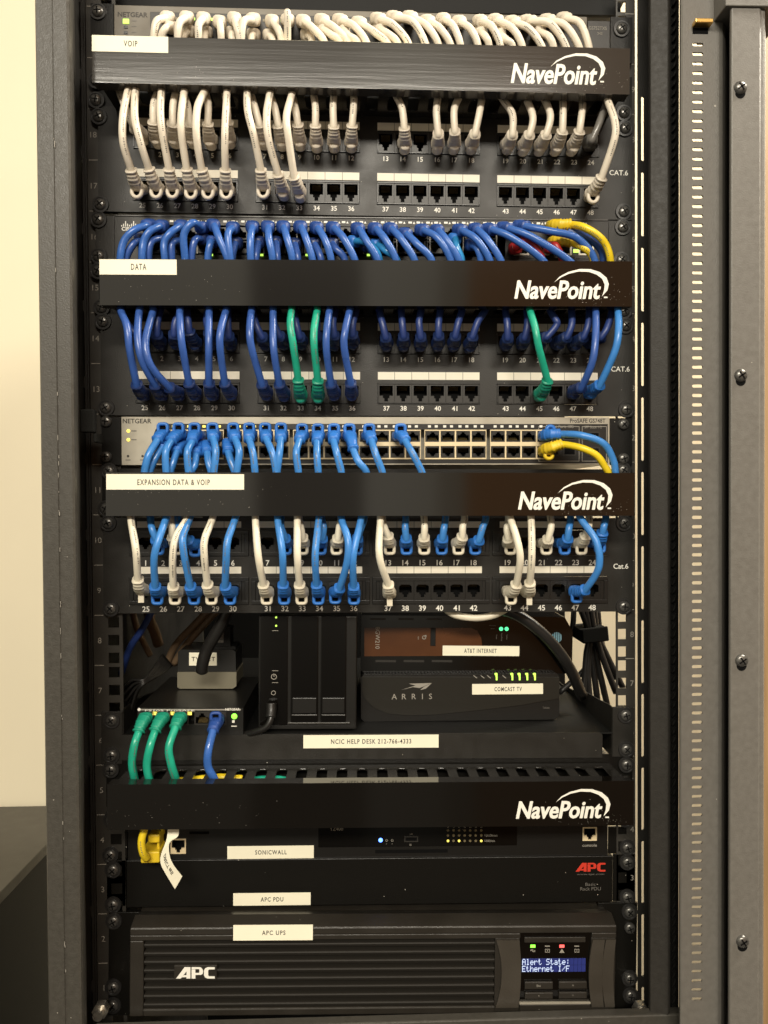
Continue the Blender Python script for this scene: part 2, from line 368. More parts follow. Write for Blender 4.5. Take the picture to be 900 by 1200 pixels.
# right side: dark slotted channel, post, rope seal, perforated door edge
mb = MB(); slotted(mb, X(747.6, 0), X(760.5, 0), 0, ZB0, ZT, X(751.6, 0), X(755.0, 0), 67.0, 57, Z(113, 0, 753))
mb.build('slotted_flange', 'rack_dark', rack)
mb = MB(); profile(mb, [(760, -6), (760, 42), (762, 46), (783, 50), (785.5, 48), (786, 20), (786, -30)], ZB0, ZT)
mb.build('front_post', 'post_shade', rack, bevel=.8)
mb = MB(); mb.box(X(786.5, 30), X(796, 30), ZB0, ZT, 24, 29)
x = X(791.2, 34)
z = ZB0
while z < ZT:
    mb.prism([(x-1.6, z), (x+.4, z+2.2), (x+1.6, z+6.2), (x-.4, z+4)], 29, 32.5, 1); z += 7.6
mb.build('rope_seal', ['dull_black', 'rack_dark'], rack)
door = MB()
xa, xb = X(796, 72), X(849, 72)
profile(door, [(796, 20), (796, 66), (797.5, 71), (800, 72)], ZB0, ZT)
slotted(door, X(800, 72), X(842, 72), 72, ZB0, ZT, X(811, 72), X(823.5, 72), 7.57, 2.7, Z(50, 72, 815), count=103)
profile(door, [(842, 72), (846, 71), (849, 66), (852, 52), (853, 40)], ZB0, ZT)
do = door.build('door', 'door', rack, bevel=0)
mb = MB(); profile(mb, [(852.5, 30), (854.5, 88), (856.5, 90), (889, 90), (891, 88.5), (892.5, 88.5), (895, 88), (896, 60), (896, 40)], ZB0, Z(8, 90, 870))
mb.box(X(849.5, 92), X(930, 92), Z(7, 92, 870), ZT, 40, 92)
s = mb.build('hinge_strip', 'door', do, bevel=.8)
mb = MB()
for px, py in ((867.5, 103), (868, 440), (869, 774), (870, 1103)):
    p = W(px, py, 90); b = MB()
    b.cyl(p.x, p.z-4.2, 4.0, 89.6, 90.25, 20, 1); b.dome(p.x, p.z, 5.2, 90.2, 2.6, 20, 0)
    for a in (0.6, 2.17):
        c, q = math.cos(a), math.sin(a); L, w = 3.2, .55
        b.prism([(p.x+c*L-q*w, p.z+q*L+c*w), (p.x+c*L+q*w, p.z+q*L-c*w), (p.x-c*L+q*w, p.z-q*L-c*w), (p.x-c*L-q*w, p.z-q*L+c*w)], 92.2, 92.95, 1)
    b.build('screw', ['screw', 'black_void'], do)
p = W(821, 31, 72); MB().box(p.x-7, p.x+7.4, p.z-1, p.z+2.4, 72, 79).build('hinge_pin', 'brass', do, bevel=.6)
MB().box(p.x-6.6, p.x+6, p.z-6, p.z-1.4, 72, 72.3).build('hinge_socket', 'black_void', do)
# cabinet skin and added dark sheets
MB().box(X(49, 83)+1, X(786, 20)-1, ZT-4, ZT, -400, 20).build('roof', 'rack_dark', rack)
MB().box(X(49, 83)+2, X(49, 83)+4, ZB0, ZT-5, -636, 60).build('side_panel', 'rack_dark', rack)
p = W(662, 700, -500).x
MB().box(X(49, 83)+5, p, ZB0, ZT-5, -505, -500).build('dark_back_sheet', 'dull_black', rack)  # black sheet added to keep the space behind the gear dark
MB().box(X(120), X(741), Z(13, -30, 400), ZT-5, -34, -30).build('dark_top_sheet', 'dull_black', rack)  # black sheet added to keep the gap above the top switch dark
mb = MB(); mb.box(X(100, 50), X(862, 50), ZB0, Z(1199, 50, 421), 40, 50)
mb.build('base_frame', 'rack', rack, bevel=1.2)
for px in (115.5, 754):
    p = W(px, 1189, 30); b = MB(); b.cyl(p.x, p.z, 7, 20, 27, 6); b.cyl(p.x, p.z, 4.2, 27, 33, 16)
    b.build('bolt', 'steel', rack, bevel=.4)
# far wooden door behind the cabinet door
MB_w = MB().box(X(893, -300), X(893, -300)+500, FLOOR, Z(1090, -300, 895)+2000, -330, -300)
tag(MB_w.build('wooden_door', 'wood'), 'brown wooden door edge showing beyond the open cabinet door', 'door')
# velcro strap on the post
p0, p1 = W(96, 480, 50), W(110, 507, 50)
b = MB().box(p0.x-1, p1.x+1.5, p1.z, p0.z, 46, 53); b.box(p1.x-1, p1.x+1.5, p1.z-8, p1.z, 30, 50)
tag(b.build('velcro_strap', 'velcro', bevel=1.5), 'black fuzzy hook and loop strap tied round the slotted cabinet post', 'strap')
# ------------------------------------------------------------------ screws
_scr = {}
def screw(F, px, py, parent, dd, style='washer'):
    u, v = F.uv(px, py, dd)
    if style not in _scr:
        b = MB(); c = 1 if style == 'pan' else 0
        if style == 'washer': b.cyl(0, 0, 7.4, 0, 1.0, 28, 2, 7.0); b.ring(0, 0, 5.9, 7.1, 1.5, 28, 2, .5)
        b.cyl(0, 0, 4.9, 0, 1.4, 24, 0, 4.9); b.dome(0, 0, 4.9, 1.4, 2.3, 24, 0)
        for k in (0, 1):
            L, w = 2.9, .5; q = [(-L, -w), (L, -w), (L, w), (-L, w)]
            if k: q = [(y, x) for x, y in q]
            b.prism(q, 3.0, 3.75, 1)
        o = b.build('screw', ['screw', 'black_void', 'screw_black'], parent); _scr[style] = o
    else:
        o = _scr[style].copy(); COL.objects.link(o); o.parent = parent
    o.location = (u*.001, -dd*.001, v*.001); o.rotation_euler = (0, random.uniform(-.8, .8), 0)
    return o
# ------------------------------------------------------------------ jacks
_jk = {}
def jack(parent, u, v, w, h, style='dark', depth=11, flip=False, d=0.0):
    """one socket: a bezel round a stepped opening, a deep dark well and eight gold contacts"""
    k = (style, round(w, 1), round(h, 1), flip)
    if k not in _jk:
        b = MB(); s = -1 if flip else 1
        def bx(x0, x1, y0, y1, d0, d1, m): b.box(x0, x1, y0*s, y1*s, d0, d1, m)
        W2, H2 = w/2, h/2; ow, top, low = min(5.9, W2-1.1), H2-1.2, -H2+1.0
        if style == 'keystone': ow = min(5.6, W2-1.6); top = H2*.62; low = -H2*.68
        s1 = low + (top-low)*.36; s2 = low + (top-low)*.2
        bx(-W2, -ow, -H2, H2, -1, .6, 0); bx(ow, W2, -H2, H2, -1, .6, 0); bx(-ow, ow, top, H2, -1, .6, 0); bx(-ow, ow, -H2, low, -1, .6, 0)
        for q in (-1, 1):
            bx(q*ow*.5, q*ow, low, s1, -1, .55, 0); bx(q*ow*.28, q*ow*.5, low, s2, -1, .55, 0)
            if style == 'keystone': b.prism([(q*ow, top*s), (q*ow*.62, top*s), (q*ow, (top-1.6)*s)], -1, .5, 0)
        bx(-ow, ow, low, top, -depth-1, -depth, 1)
        bx(-ow-.5, -ow, low, top, -depth, -1, 1); bx(ow, ow+.5, low, top, -depth, -1, 1); bx(-ow, ow, top, top+.5, -depth, -1, 1); bx(-ow, ow, low-.5, low, -depth, -1, 1)
        for i in range(8):
            x = (i-3.5)*1.02
            b.add([(x-.2, (top-.3)*s, -2), (x+.2, (top-.3)*s, -2), (x+.2, (top-3.4)*s, -8), (x-.2, (top-3.4)*s, -8)], [(0, 1, 2, 3)], 2)
        o = b.build('port', [{'dark': 'port_grey', 'keystone': 'black_plastic', 'cream': 'port_cream', 'grey': 'port_grey', 'black': 'black_plastic'}[style], 'black_void', 'gold'], parent); _jk[k] = o
    else:
        o = _jk[k].copy(); COL.objects.link(o); o.parent = parent
    o.location = (u*.001, -d*.001, v*.001)
    return o
# ------------------------------------------------------------------ patch panels
PORT = {}
def patch_panel(key, label, l, r, y, ty, by, n0, n1, mods, cat6, screws, style):
    """y: rows read at px 450 (strip, module, numbers, twice); n0, n1: pixel of numbers 25 and 48"""
    F = Fr(l, r, 2); root = thing('patch_bay', F, label, 'patch panel', 'patch panels with forty-eight ports')
    V = lambda q, dd=0: F.v(450, q, dd)
    ua, ub = F.u(*n0), F.u(*n1); cp = (ub-ua)/26.0; mp = 7*cp
    col = lambda c: ua + (c//6)*mp + (c % 6)*cp
    hw = mods*cp
    mod = [(col(6*m)-hw, col(6*m+5)+hw) for m in range(4)]
    U0, U1 = 0, F.u(*r); v0, v1 = V(by), V(ty)
    rows = [(V(y[3]), V(y[2])), (V(y[8]), V(y[7]))]
    f = MB()
    vs = [v0, rows[1][0], rows[1][1], rows[0][0], rows[0][1], v1]
    f.box(U0, U1, vs[0], vs[1], -2, 0); f.box(U0, U1, vs[2], vs[3], -2, 0); f.box(U0, U1, vs[4], vs[5], -2, 0)
    for a, b in rows:
        xs = [U0] + [q for m in mod for q in m] + [U1]
        for i in range(0, 10, 2): f.box(xs[i], xs[i+1], a, b, -2, 0)
    for a, b, s in ((U0, U1, v0),): f.box(a, b, s, s+.9, 0, 1.0)
    h = abs(V(y[4]+3.6)-V(y[4]-3.6)) * (.92 if style == 'dark' else 1.05)
    for c in range(24):
        for k, yy in ((1, y[4]), (25, y[9])):
            s = str(c+k); f.text(s, col(c)+(.3 if style == 'dark' else 0), V(yy), .12, h=h*.86, m=1, bold=.015)
    face = f.build('face_plate', ['panel', 'ink_white'], root, bevel=0)
    for ri, (a, b) in enumerate(rows):
        for mi, (x0, x1) in enumerate(mod):
            m = MB(); fr = 1.3 if style == 'dark' else 3.6
            m.box(x0+.2, x1-.2, a+.2, a+fr, -1.5, 1.2); m.box(x0+.2, x1-.2, b-fr, b-.2, -1.5, 1.2)
            m.box(x0+.2, x0+fr, a+fr, b-fr, -1.5, 1.2); m.box(x1-fr, x1-.2, a+fr, b-fr, -1.5, 1.2)
            e0, e1 = col(mi*6)-cp/2, col(mi*6+5)+cp/2
            m.box(x0+fr, e0, a+fr, b-fr, -1.5, .4); m.box(e1, x1-fr, a+fr, b-fr, -1.5, .4)
            mo = m.build('port_module', 'black_plastic', root, bevel=.25)
            sa, sb = V(y[1 if ri == 0 else 6]), V(y[0 if ri == 0 else 5])
            st = MB(); st.box(col(mi*6)-cp*.48, col(mi*6+5)+cp*.48, sa, sb, 0, .35)
            for k in range(5): st.box(col(mi*6+k)+cp/2-.18, col(mi*6+k)+cp/2+.18, sa, sb, .35, .42, 1)
            st.build('label_strip', ['strip', 'ink_black'], root)
            for k in range(6):
                c = mi*6+k; jack(mo, col(c), (a+b)/2, cp-.3, b-a-2*fr, style)
                PORT[(key, c+1+24*ri)] = F.world(col(c), (a+b)/2, -1)
    t = MB(); t.text(cat6[0], *F.uv(cat6[1], cat6[2]), .15, h=4.6, m=0, bold=.01); t.build('category_mark', 'ink_white', root)
    for q in screws: screw(F, q[0], q[1], root, .2)
    return F, root
patch_panel('a', 'topmost black patch panel, mostly pale grey cables in its ports', (115, 188), (741, 199.5),
            [144, 153, 153.5, 180, 186, 203, 212, 213.5, 240, 245.2], 131, 253.5, (166.4, 239), (691.5, 247.8), .5, ('CAT.6', 725, 202.5),
            [(116, 137), (118, 240), (732, 151), (730.5, 248.5)], 'dark')
patch_panel('b', 'black patch panel below the white DATA sticker, mostly dark blue cables in its ports', (118, 428), (741.5, 430.5),
            [378.6, 387.5, 390, 415, 421.3, 436, 445, 448.7, 473.5, 478.5], 370, 487.3, (169.3, 476.7), (690.8, 478.2), .5, ('CAT.6', 727, 432.5),
            [(121, 377), (124.5, 478), (733, 382), (733.6, 480)], 'dark')
patch_panel('c', 'lowest black patch panel, ivory and bright blue cables in its ports', (121, 663), (741.5, 662),
            [611, 618.4, 621, 651.5, 659.5, 663.8, 671.8, 676, 708, 712.8], 607, 717.5, (171, 713.9), (693.8, 713.2), .93, ('Cat.6', 727.5, 663.5),
            [(127, 613), (130, 713), (731, 613), (731, 710.7)], 'keystone')
# ------------------------------------------------------------------ cable managers
def swoosh(mb, F, dx, dy, d, m):
    out = [(645, 78.2), (652, 71), (662, 65.8), (675, 62.4), (688, 62.6), (699, 66.2), (706.5, 72.5), (709.4, 80), (707.6, 87.5), (701.2, 94.6)]
    inn = [(645, 78.2), (653, 72.4), (662.5, 68.0), (674, 65.4), (686, 65.8), (695, 69), (701.5, 74), (704.4, 80.4), (703.8, 87), (701.2, 94.6)]
    n = len(out); pts = [(*F.uv(x+dx, yy+dy, d), d) for x, yy in out+inn]
    mb.add(pts, [(i, i+1, n+i+1, n+i) for i in range(n-1)], m)
def manager(label, l, r, top, bot, off, sticker, screws, cover='cover', rear=True, group='NavePoint'):
    """l, r: pixels of the cover's mid line ends; top, bot at px 425"""
    F = Fr(l, r, 52); root = thing('cable_manager', F, label, 'cable manager', 'horizontal cable managers between the gear')
    W_ = F.u(*r); vt, vb = F.v(425, top), F.v(425, bot)
    c = MB(); c.box(0, W_, vb, vt, -1.6, 0); c.box(.5, W_-.5, vt-1.4, vt-.05, -12, -1.7); c.box(.5, W_-.5, vb+.05, vb+1.4, -12, -1.7)
    for k in range(110):      # dust and scuffs on the painted face
        if k < 70: du, dv = random.gauss(W_-32, 22), vb + abs(random.gauss(0, 9)) + 1
        elif k < 110: du, dv = random.gauss(55, 45), vb + random.uniform(2, 24)
        else: du, dv = random.uniform(4, W_-4), random.uniform(vb+2, vt-2)
        if not (2 < du < W_-2 and vb+1 < dv < vt-1): continue
        g = random.uniform(.06, .20) * (1.6 if random.random() < .12 else 1); e = g*random.uniform(.6, 2.2)
        c.add([(du-e, dv-g, .015), (du+e, dv-g*.6, .015), (du+e*.8, dv+g, .015), (du-e*.7, dv+g*.7, .015)], [(0, 1, 2, 3)], 1)
    cov = c.build('cover', [cover, 'chip'], root)
    t = MB(); dx, dy = off
    x0, y0 = F.uv(598.5+dx, 97.6+dy, .1); x1, y1 = F.uv(700.5+dx, 76+dy, .1)
    h = y1-y0
    for k, (ox, oy) in enumerate(((0, 0), (.28, 0), (.56, 0), (.14, .2), (.42, .2), (.14, -.2), (.42, -.2), (.7, .1))):
        t.text('NavePoint', x0+ox, y0+h/2+oy, .10+k*.006, w=(x1-x0)*.985, h=h-.4, m=0, bold=.012, shear=.22, align='L')
    swoosh(t, F, dx, dy, .12, 0); a, b = F.uv(703.5+dx, 95.6+dy, .12); t.box(a, a+3, b-.6, b+.6, .0, .12)
    t.build('logo', 'ink_white', cov)
    if sticker:
        (sx0, sy0, sx1, sy1, txt, tx0, ty0, tx1, ty1) = sticker
        s = MB(); s.pbox(F, sx0, sy0, sx1, sy1, .02, .3, 0); s.serif(F, txt, tx0, ty0, tx1, ty1, .36, 1)
        s.build('sticker', ['label', 'ink_black'], cov)
    # back plate with ears, slotted top and bottom shelves
    b = MB(); e = F.u(l[0], l[1], -50)
    ear0, ear1 = F.u(112 if l[1] < 200 else (115 if l[1] < 450 else 119 if l[1] < 700 else 124), l[1], -50), F.u(741.5, r[1], -50)
    bp = MB(); bp.box(ear0, ear1, vb-1.5, vt+5, -53, -51.5); bp.build('back_plate', 'black_metal', root)
    pitch, w = 17.4, 9.2
    for vv in (vt-3.6, vb+2.2):
        b.box(4, W_-4, vv, vv+1.4, -50, -40); b.box(4, W_-4, vv, vv+1.4, -9, -2.2)
        u = 4.0; prev = 4.0; first = 13.0
        k = 0
        while True:
            s0 = first + k*pitch; s1 = s0 + w
            if s1 > W_-6: break
            b.prism([(prev, -40), (s0+2.4, -40), (s0, -37), (s0, -11.5), (s0+2, -9), (prev, -9)] if k == 0 else
                    [(prev-2.4, -40), (s0+2.4, -40), (s0, -37), (s0, -11.5), (s0+2, -9), (prev-2, -9), (prev, -11.5), (prev, -37)], 0, 1, 0)
            # the prism was laid in u, d: stand it at height vv
            nv = 16 if k else 12
            for i in range(len(b.v)-2*nv, len(b.v)):
                x_, d_, q = b.v[i]; b.v[i] = (x_, vv+q*1.4, d_)
            prev = s1; k += 1
        b.box(prev, W_-4, vv, vv+1.4, -40, -9)
    for q in (3.0, W_-4.4): b.box(q, q+1.4, vb+3.7, vt-3.7, -50, -3)
    b.build('slotted_channel', 'channel', root, bevel=.25)
    for q in screws: screw(F, q[0], q[1], root, -49.9)
    return F, root
_cf, _cr = manager('topmost cable manager, greyish black cover with the white VOIP sticker', (108, 68.7), (738, 83.5), 49.2, 103.7, (0, 0),
        (107.6, 42, 197, 61, 'VOIP', 145, 47.5, 161, 54.5), [(113, 95), (113, 118), (730.8, 133)], 'cover_grey')
b = MB(); vv = _cf.v(425, 49.2); b.box(_cf.u(319, 47), _cf.u(405, 48), vv+.02, vv+.3, -11, -.4); b.box(_cf.u(406, 48), _cf.u(497, 50), vv+.02, vv+.3, -11, -.4)
b.build('sticker', 'label', _cr)
manager('cable manager whose glossy black cover carries the white DATA sticker', (116.7, 330), (740.7, 332.3), 304.8, 358.4, (4.2, 252.8),
        (116.5, 304, 207, 321.8, 'DATA', 153.5, 309, 171.5, 316.3), [(115.5, 318), (119.5, 360.5), (728, 305), (731, 365)])
manager('cable manager whose glossy black cover carries the long EXPANSION DATA sticker', (124, 579), (743.6, 579.3), 553.8, 604.5, (8.5, 500),
        (124.5, 555.6, 286, 573.8, 'EXPANSION DATA & VOIP', 161, 561.8, 246, 568.6), [(128, 552), (124.5, 596), (730, 551), (731, 598)])
manager('lowest cable manager, plain glossy black cover without a sticker, slots showing on top', (125.6, 946.5), (742.6, 941.5), 917.3, 970, (6, 862.2),
        None, [(130, 902), (131, 960), (734, 896), (733, 960)])

# ------------------------------------------------------------------ network switches
def port_grid(F, root, key, cols, ya, yb, w, h, style, d=0.0, start=1):
    """cols: pixel x of every column; ya, yb: pixel y of the two rows' centres at that x"""
    for i, px in enumerate(cols):
        for k, yy in ((0, ya), (1, yb)):
            if yy is None: continue
            u, v = F.uv(px, yy, d); jack(root, u, v, w, h, style, flip=(k == 0), d=d)
            PORT[(key, k, i)] = F.world(u, v, d)
# top switch: only its upper edge shows above the first cable manager
F = Fr((133, 38), (715, 52), 4)
t = thing('network_switch', F, 'topmost network switch with a shaded silver front, half hidden behind the VOIP cover', 'network switch', 'rack network switches')
b = MB(); b.pbox(F, 133.5, 12.5, 688, 60, -250, 0, 0); b.pbox(F, 688.5, 24, 715, 62, -250, -.2, 1)
b.build('case', ['silver_shaded', 'black_plastic'], t, bevel=.5)
b = MB(); b.pbox(F, 176, 20, 686, 64, .1, .6, 0); b.build('port_inset', 'port_grey', t, bevel=.3)
b = MB(); b.ptext(F, 'NETGEAR', 138, 14.2, 173, 20, .15, 0, bold=.02); b.ptext(F, 'GS752TXS', 690, 31, 711, 35, .2, 1); b.ptext(F, '>=', 700, 37.5, 706, 41, .2, 1)
for y_ in (24.5, 31, 38): b.pbox(F, 154, y_-.8, 160, y_+.3, .05, .15, 2)
b.build('lettering', ['ink_black', 'ink_grey', 'ink_faint'], t)
b = MB(); b.pbox(F, 144, 22, 151, 27.5, .1, .7, 0); b.build('power_light', 'led_lime', t)
b = MB()
for y_ in (31.5, 38): b.pbox(F, 145, y_-1.5, 149.5, y_+1.5, .1, .6, 0)
b.build('status_light', 'black_plastic', t)
cols = [197 + 20.6*i for i in range(24)]
for i, px in enumerate(cols):
    b = MB(); b.pbox(F, px+8, 20.2+.02*(px-197), px+11, 23.2+.02*(px-197), .7, .9, 0); b.build('port_light', 'led_lime' if i in (1, 2, 3, 4, 6) else 'led_off', t)
port_grid(F, t, 't', cols, None, 40, 13, 9, 'dark', d=.7) if False else None
b = MB(); b.pbox(F, 106, 4, 133, 47, -2.5, -.5, 0); b.build('ear', 'black_metal', t)
b = MB(); b.pbox(F, 715.5, 20, 741, 74, -2.5, -.5, 0); b.build('ear', 'black_metal', t)
screw(F, 115, 14, t, -.4); screw(F, 728, 34.5, t, -.4)
# second switch (dark front)
F = Fr((134.5, 279), (713, 284), 6)
t = thing('network_switch', F, 'dark fronted network switch above the DATA cover, packed with blue cables', 'network switch', 'rack network switches')
b = MB(); b.cut(F.u(134.5, 281), F.u(713, 281), F.v(425, 312), F.v(425, 254.5), -260, 0, [(F.u(168, 283), F.u(592, 283), F.v(425, 300), F.v(425, 265.5))]); b.build('case', 'panel', t)
b = MB(); b.pbox(F, 134.5, 254, 713, 256, 0, .8, 0); b.build('front_lip', 'rail', t, bevel=.3)
b = MB()
for i, hh in enumerate((2, 4, 7.5, 4, 2.4, 4, 7.5, 4, 2)):
    u, v = F.uv(142.5+i*2.35, 263.3, .1); b.box(u-.42, u+.42, v-1.6, v-1.6+hh*.62, 0, .12)
b.ptext(F, 'CISCO', 142.5, 266, 161.5, 270.4, .14, 0, bold=.03)
for i in range(24):
    px = 178+i*20.9+(i//6)*4
    for q in (0, 9.5):
        sy = .006*(px-425)
        b.pbox(F, px+q, 259.3+sy, px+q+4.2, 261.6+sy, 0, .1, 0); b.prism([F.uv(px+q+5.2, 262+sy, .1), F.uv(px+q+8, 262+sy, .1), F.uv(px+q+6.6, 259.3+sy, .1)], 0, .1, 0)
b.build('lettering', 'ink_white', t)
b = MB(); b.pbox(F, 168.5, 265, 591.5, 302, -12.9, -12.5, 0); b.build('port_inset', 'black_void', t)
cols = [181+20.4*(i % 6)+(i//6)*127+(i//6)*.4 for i in range(20)]
cols = [182 + 19.8*(i % 6) + (i//6)*124 for i in range(20)]
for i, px in enumerate(cols):
    for yy in (274, 290):
        u, v = F.uv(px, yy, .8); jack(t, u, v, 13.6, 10.6, 'dark', flip=(yy < 280), d=1.2)
for i in range(11):
    px = 192+i*39; b = MB(); b.pbox(F, px-.7, 268, px+.7, 297, .8, 2.0, 0); b.build('divider', 'strip', t)
b = MB(); b.pbox(F, 592.5, 265, 712, 303, 0, .5, 0)
for px in (602, 626, 652, 678): b.pbox(F, px, 284, px+18, 299, .5, 1.2, 1); b.pbox(F, px+2, 286, px+16, 297, 1.2, 1.3, 2)
b.build('uplink_block', ['panel', 'strip', 'black_void'], t)
b = MB(); b.pbox(F, 672, 292, 678, 296, 1.35, 1.8, 0); b.build('link_light', 'led_lime', t)
for px in (198, 246, 305, 318, 358, 385, 430): b = MB(); b.pbox(F, px, 297.5, px+3.5, 300, 1.9, 2.2, 0); b.build('link_light', 'led_lime', t)
b = MB(); b.pbox(F, 112, 252.5, 134, 306, -6, -4.2, 0); b.build('ear', 'panel', t, bevel=.3)
b = MB(); b.pbox(F, 713.5, 256, 741, 312, -6, -4.2, 0); b.build('ear', 'panel', t, bevel=.3)
for q in ((115.6, 257.7), (116, 300.4), (729.5, 266.6)): screw(F, *q, t, -4.1)
# third switch (silver front)
F = Fr((142.5, 516), (714, 516), 5)
t = thing('network_switch', F, 'silver fronted network switch above the EXPANSION DATA cover, many free ports at its middle', 'network switch', 'rack network switches')
b = MB(); b.cut(F.u(142.5, 516), F.u(714, 516), F.v(425, 544.5), F.v(425, 488.8), -200, 0, [(F.u(187, 519), F.u(631, 519), F.v(425, 539), F.v(425, 502.8))]); b.build('case', 'silver', t)
b = MB(); u0, u1 = F.u(180.5, 519), F.u(712, 519); va, vb = F.v(430, 496.8), F.v(430, 543)
ha, hb, hc, hd = F.u(188, 519), F.u(630.5, 519), F.v(425, 538.4), F.v(425, 503.2)
b.prism([(u0, vb), (ha, vb), (ha, va), (u0+9, va), (u0+5, va-1.5), (u0+1.5, va-5), (u0, va-9)], 0, .5, 0)
b.box(ha, hb, vb, hc, 0, .5); b.box(ha, hb, hd, va, 0, .5); b.box(hb, u1, vb, va, 0, .5)
b.build('port_inset', 'black_plastic', t)
b = MB(); b.ptext(F, 'NETGEAR', 143.8, 490.6, 177.5, 496.2, .12, 0, bold=.02); b.ptext(F, 'ProSAFE GS748T', 668, 490.5, 709.5, 495.6, .12, 0, bold=.02)
for y_ in (505, 515.3): b.pbox(F, 153.8, y_-.6, 160, y_+.6, 0, .1, 1)
for x_ in (150, 167): b.cyl(*F.uv(x_, 534.5, .2), 1.1, 0, .15, 12, 0); b.pbox(F, x_-3, 538.5, x_+3, 539.6, 0, .1, 1)
b.build('lettering', ['ink_black', 'ink_faint'], t)
for y_ in (505, 515.3): b = MB(); b.cyl(*F.uv(150.3, y_, .5), 1.5, 0, .6, 14, 0); b.build('power_light', 'led_yellow', t)
gx = [199+77*g+17.9*c for g in range(6) for c in range(4)]
for g in range(6):
    x0, x1 = 199+77*g-9.6, 199+77*g+17.9*3+9.4
    b = MB(); ym = 521
    for y0, y1 in ((503.5, 505), (517.8, 522.8), (536.6, 538.2)): b.pbox(F, x0, y0, x1, y1, .5, 1.6, 0)
    for k in range(5):
        xx = x0+(x1-x0)*k/4; b.pbox(F, max(x0, xx-.9), 505, min(x1, xx+.9), 517.8, .5, 1.6, 0); b.pbox(F, max(x0, xx-.9), 522.8, min(x1, xx+.9), 536.6, .5, 1.6, 0)
    b.build('port_frame', 'port_cream', t, bevel=.2)
for i, px in enumerate(gx):
    for k, yy in ((0, 511.4), (1, 529.7)):
        u, v = F.uv(px, yy, 1); jack(t, u, v, 12.2, 9.6, 'black', flip=(k == 0), d=.5); PORT[('n', k, i)] = F.world(u, v, .5)
    b = MB(); b.pbox(F, px-5.5, 498.3, px-2, 501, .5, .9, 0); b.pbox(F, px+2.5, 498.3, px+6, 501, .5, .9, 0); b.build('port_light', 'ink_white' if i > 9 else 'led_yellow', t)
b = MB()
for x0, x1 in ((631, 679), (682, 711)):
    for q in ((x0, 499.5, x1, 500.2), (x0, 540, x1, 540.7), (x0, 500.2, x0+.6, 540), (x1-.6, 500.2, x1, 540)): b.pbox(F, *q, .5, .62, 0)
b.ptext(F, 'Combo Ports 10G', 640, 498, 672, 501.5, .64, 0); b.ptext(F, 'SFP Stack 1-2', 685, 499, 705, 502, .64, 0); b.build('outline', 'ink_grey', t)
for x0 in (640, 660, 688): 
    for y0 in (506, 524): b = MB(); b.pbox(F, x0, y0, x0+15, y0+10, .5, 1.4, 0); b.pbox(F, x0+1.4, y0+1.4, x0+13.6, y0+8.4, 1.4, 1.5, 1); b.build('uplink_port', ['port_grey', 'black_void'], t)
b = MB(); b.pbox(F, 119, 488.8, 141.8, 545, -5, -3, 0); b.build('ear', 'black_metal', t, bevel=.3)
b = MB(); b.pbox(F, 714.8, 490, 741, 545, -5, -3, 0); b.build('ear', 'black_metal', t, bevel=.3)
for q in ((124.5, 494), (124.5, 535.5), (730.4, 497.4), (730.4, 537.6)): screw(F, *q, t, -2.9, 'pan')
# ------------------------------------------------------------------ shelf
F = Fr((143, 875), (705, 872), 2)
sh = thing('rack_shelf', F, 'black vented steel shelf with the help desk sticker on its front lip', 'shelf')
b = MB()
u0, u1 = F.u(139, 875), F.u(706, 872); vt = F.v(425, 860); vb = F.v(425, 889.5)
b.prism([(u0, vb), (u1, vb), (u1, vt+-2), (u1-2.5, vt), (u0+2.5, vt), (u0, vt-2)], -1.6, 0)
lip = b.build('lip', 'panel', sh, bevel=.5)
b = MB()
def side(x, x2, flip):
    prof = [(-2, vb), (-2, vt+22), (-12, vt+22.5), (-39, vt+19.5), (-82, vt+16), (-110, vt+11), (-132, vt+6), (-173, vt+1.5), (-330, vt+.5), (-330, vb)]
    vs = [(x, v, d) for d, v in prof] + [(x2, v, d) for d, v in prof]; n = len(prof)
    b.add(vs, [tuple(range(n)), tuple(range(2*n-1, n-1, -1))] + [(i, n+i, n+(i+1) % n, (i+1) % n) for i in range(n)])
side(F.u(143, 845, 0)-1, F.u(143, 845, 0)+.6, 0); b.build('side_bracket', 'panel', sh, bevel=.4)
b = MB(); side(F.u(718, 845, 0), F.u(718, 845, 0)+1.6, 1); b.build('side_bracket', 'panel', sh, bevel=.4)
b = MB(); b.box(u0+1, F.u(718, 845, 0)-.2, vt-1.6, vt-.1, -330, -1.7); b.build('floor_plate', 'dull_black', sh)
b = MB(); b.pbox(F, 118.5, 834, 143, 895.5, -2, -.2, 0); b.build('ear', 'panel', sh, bevel=.4)
b = MB(); b.pbox(F, 718, 828.5, 742.5, 887, -2, -.2, 0); b.build('ear', 'panel', sh, bevel=.4)
b = MB(); b.box(F.u(150, 893), F.u(724, 889), vb-4.2, vb-2.2, -30, -2); b.build('edge_glint', 'silver', sh, bevel=.4)  # silver bar standing for the bright line of light below the lip
b = MB(); b.pbox(F, 355.5, 861.2, 514, 876.5, .03, .35, 0); b.serif(F, 'NCIC HELP DESK 212-766-4333', 388, 866, 482, 871.6, .4, 1); b.build('sticker', ['label', 'ink_black'], lip)
for q in ((131, 844), (131, 885), (733, 838), (733.8, 877.8)): screw(F, *q, sh, -.1)
SV = vt       # shelf floor height in the shelf frame
SF = F
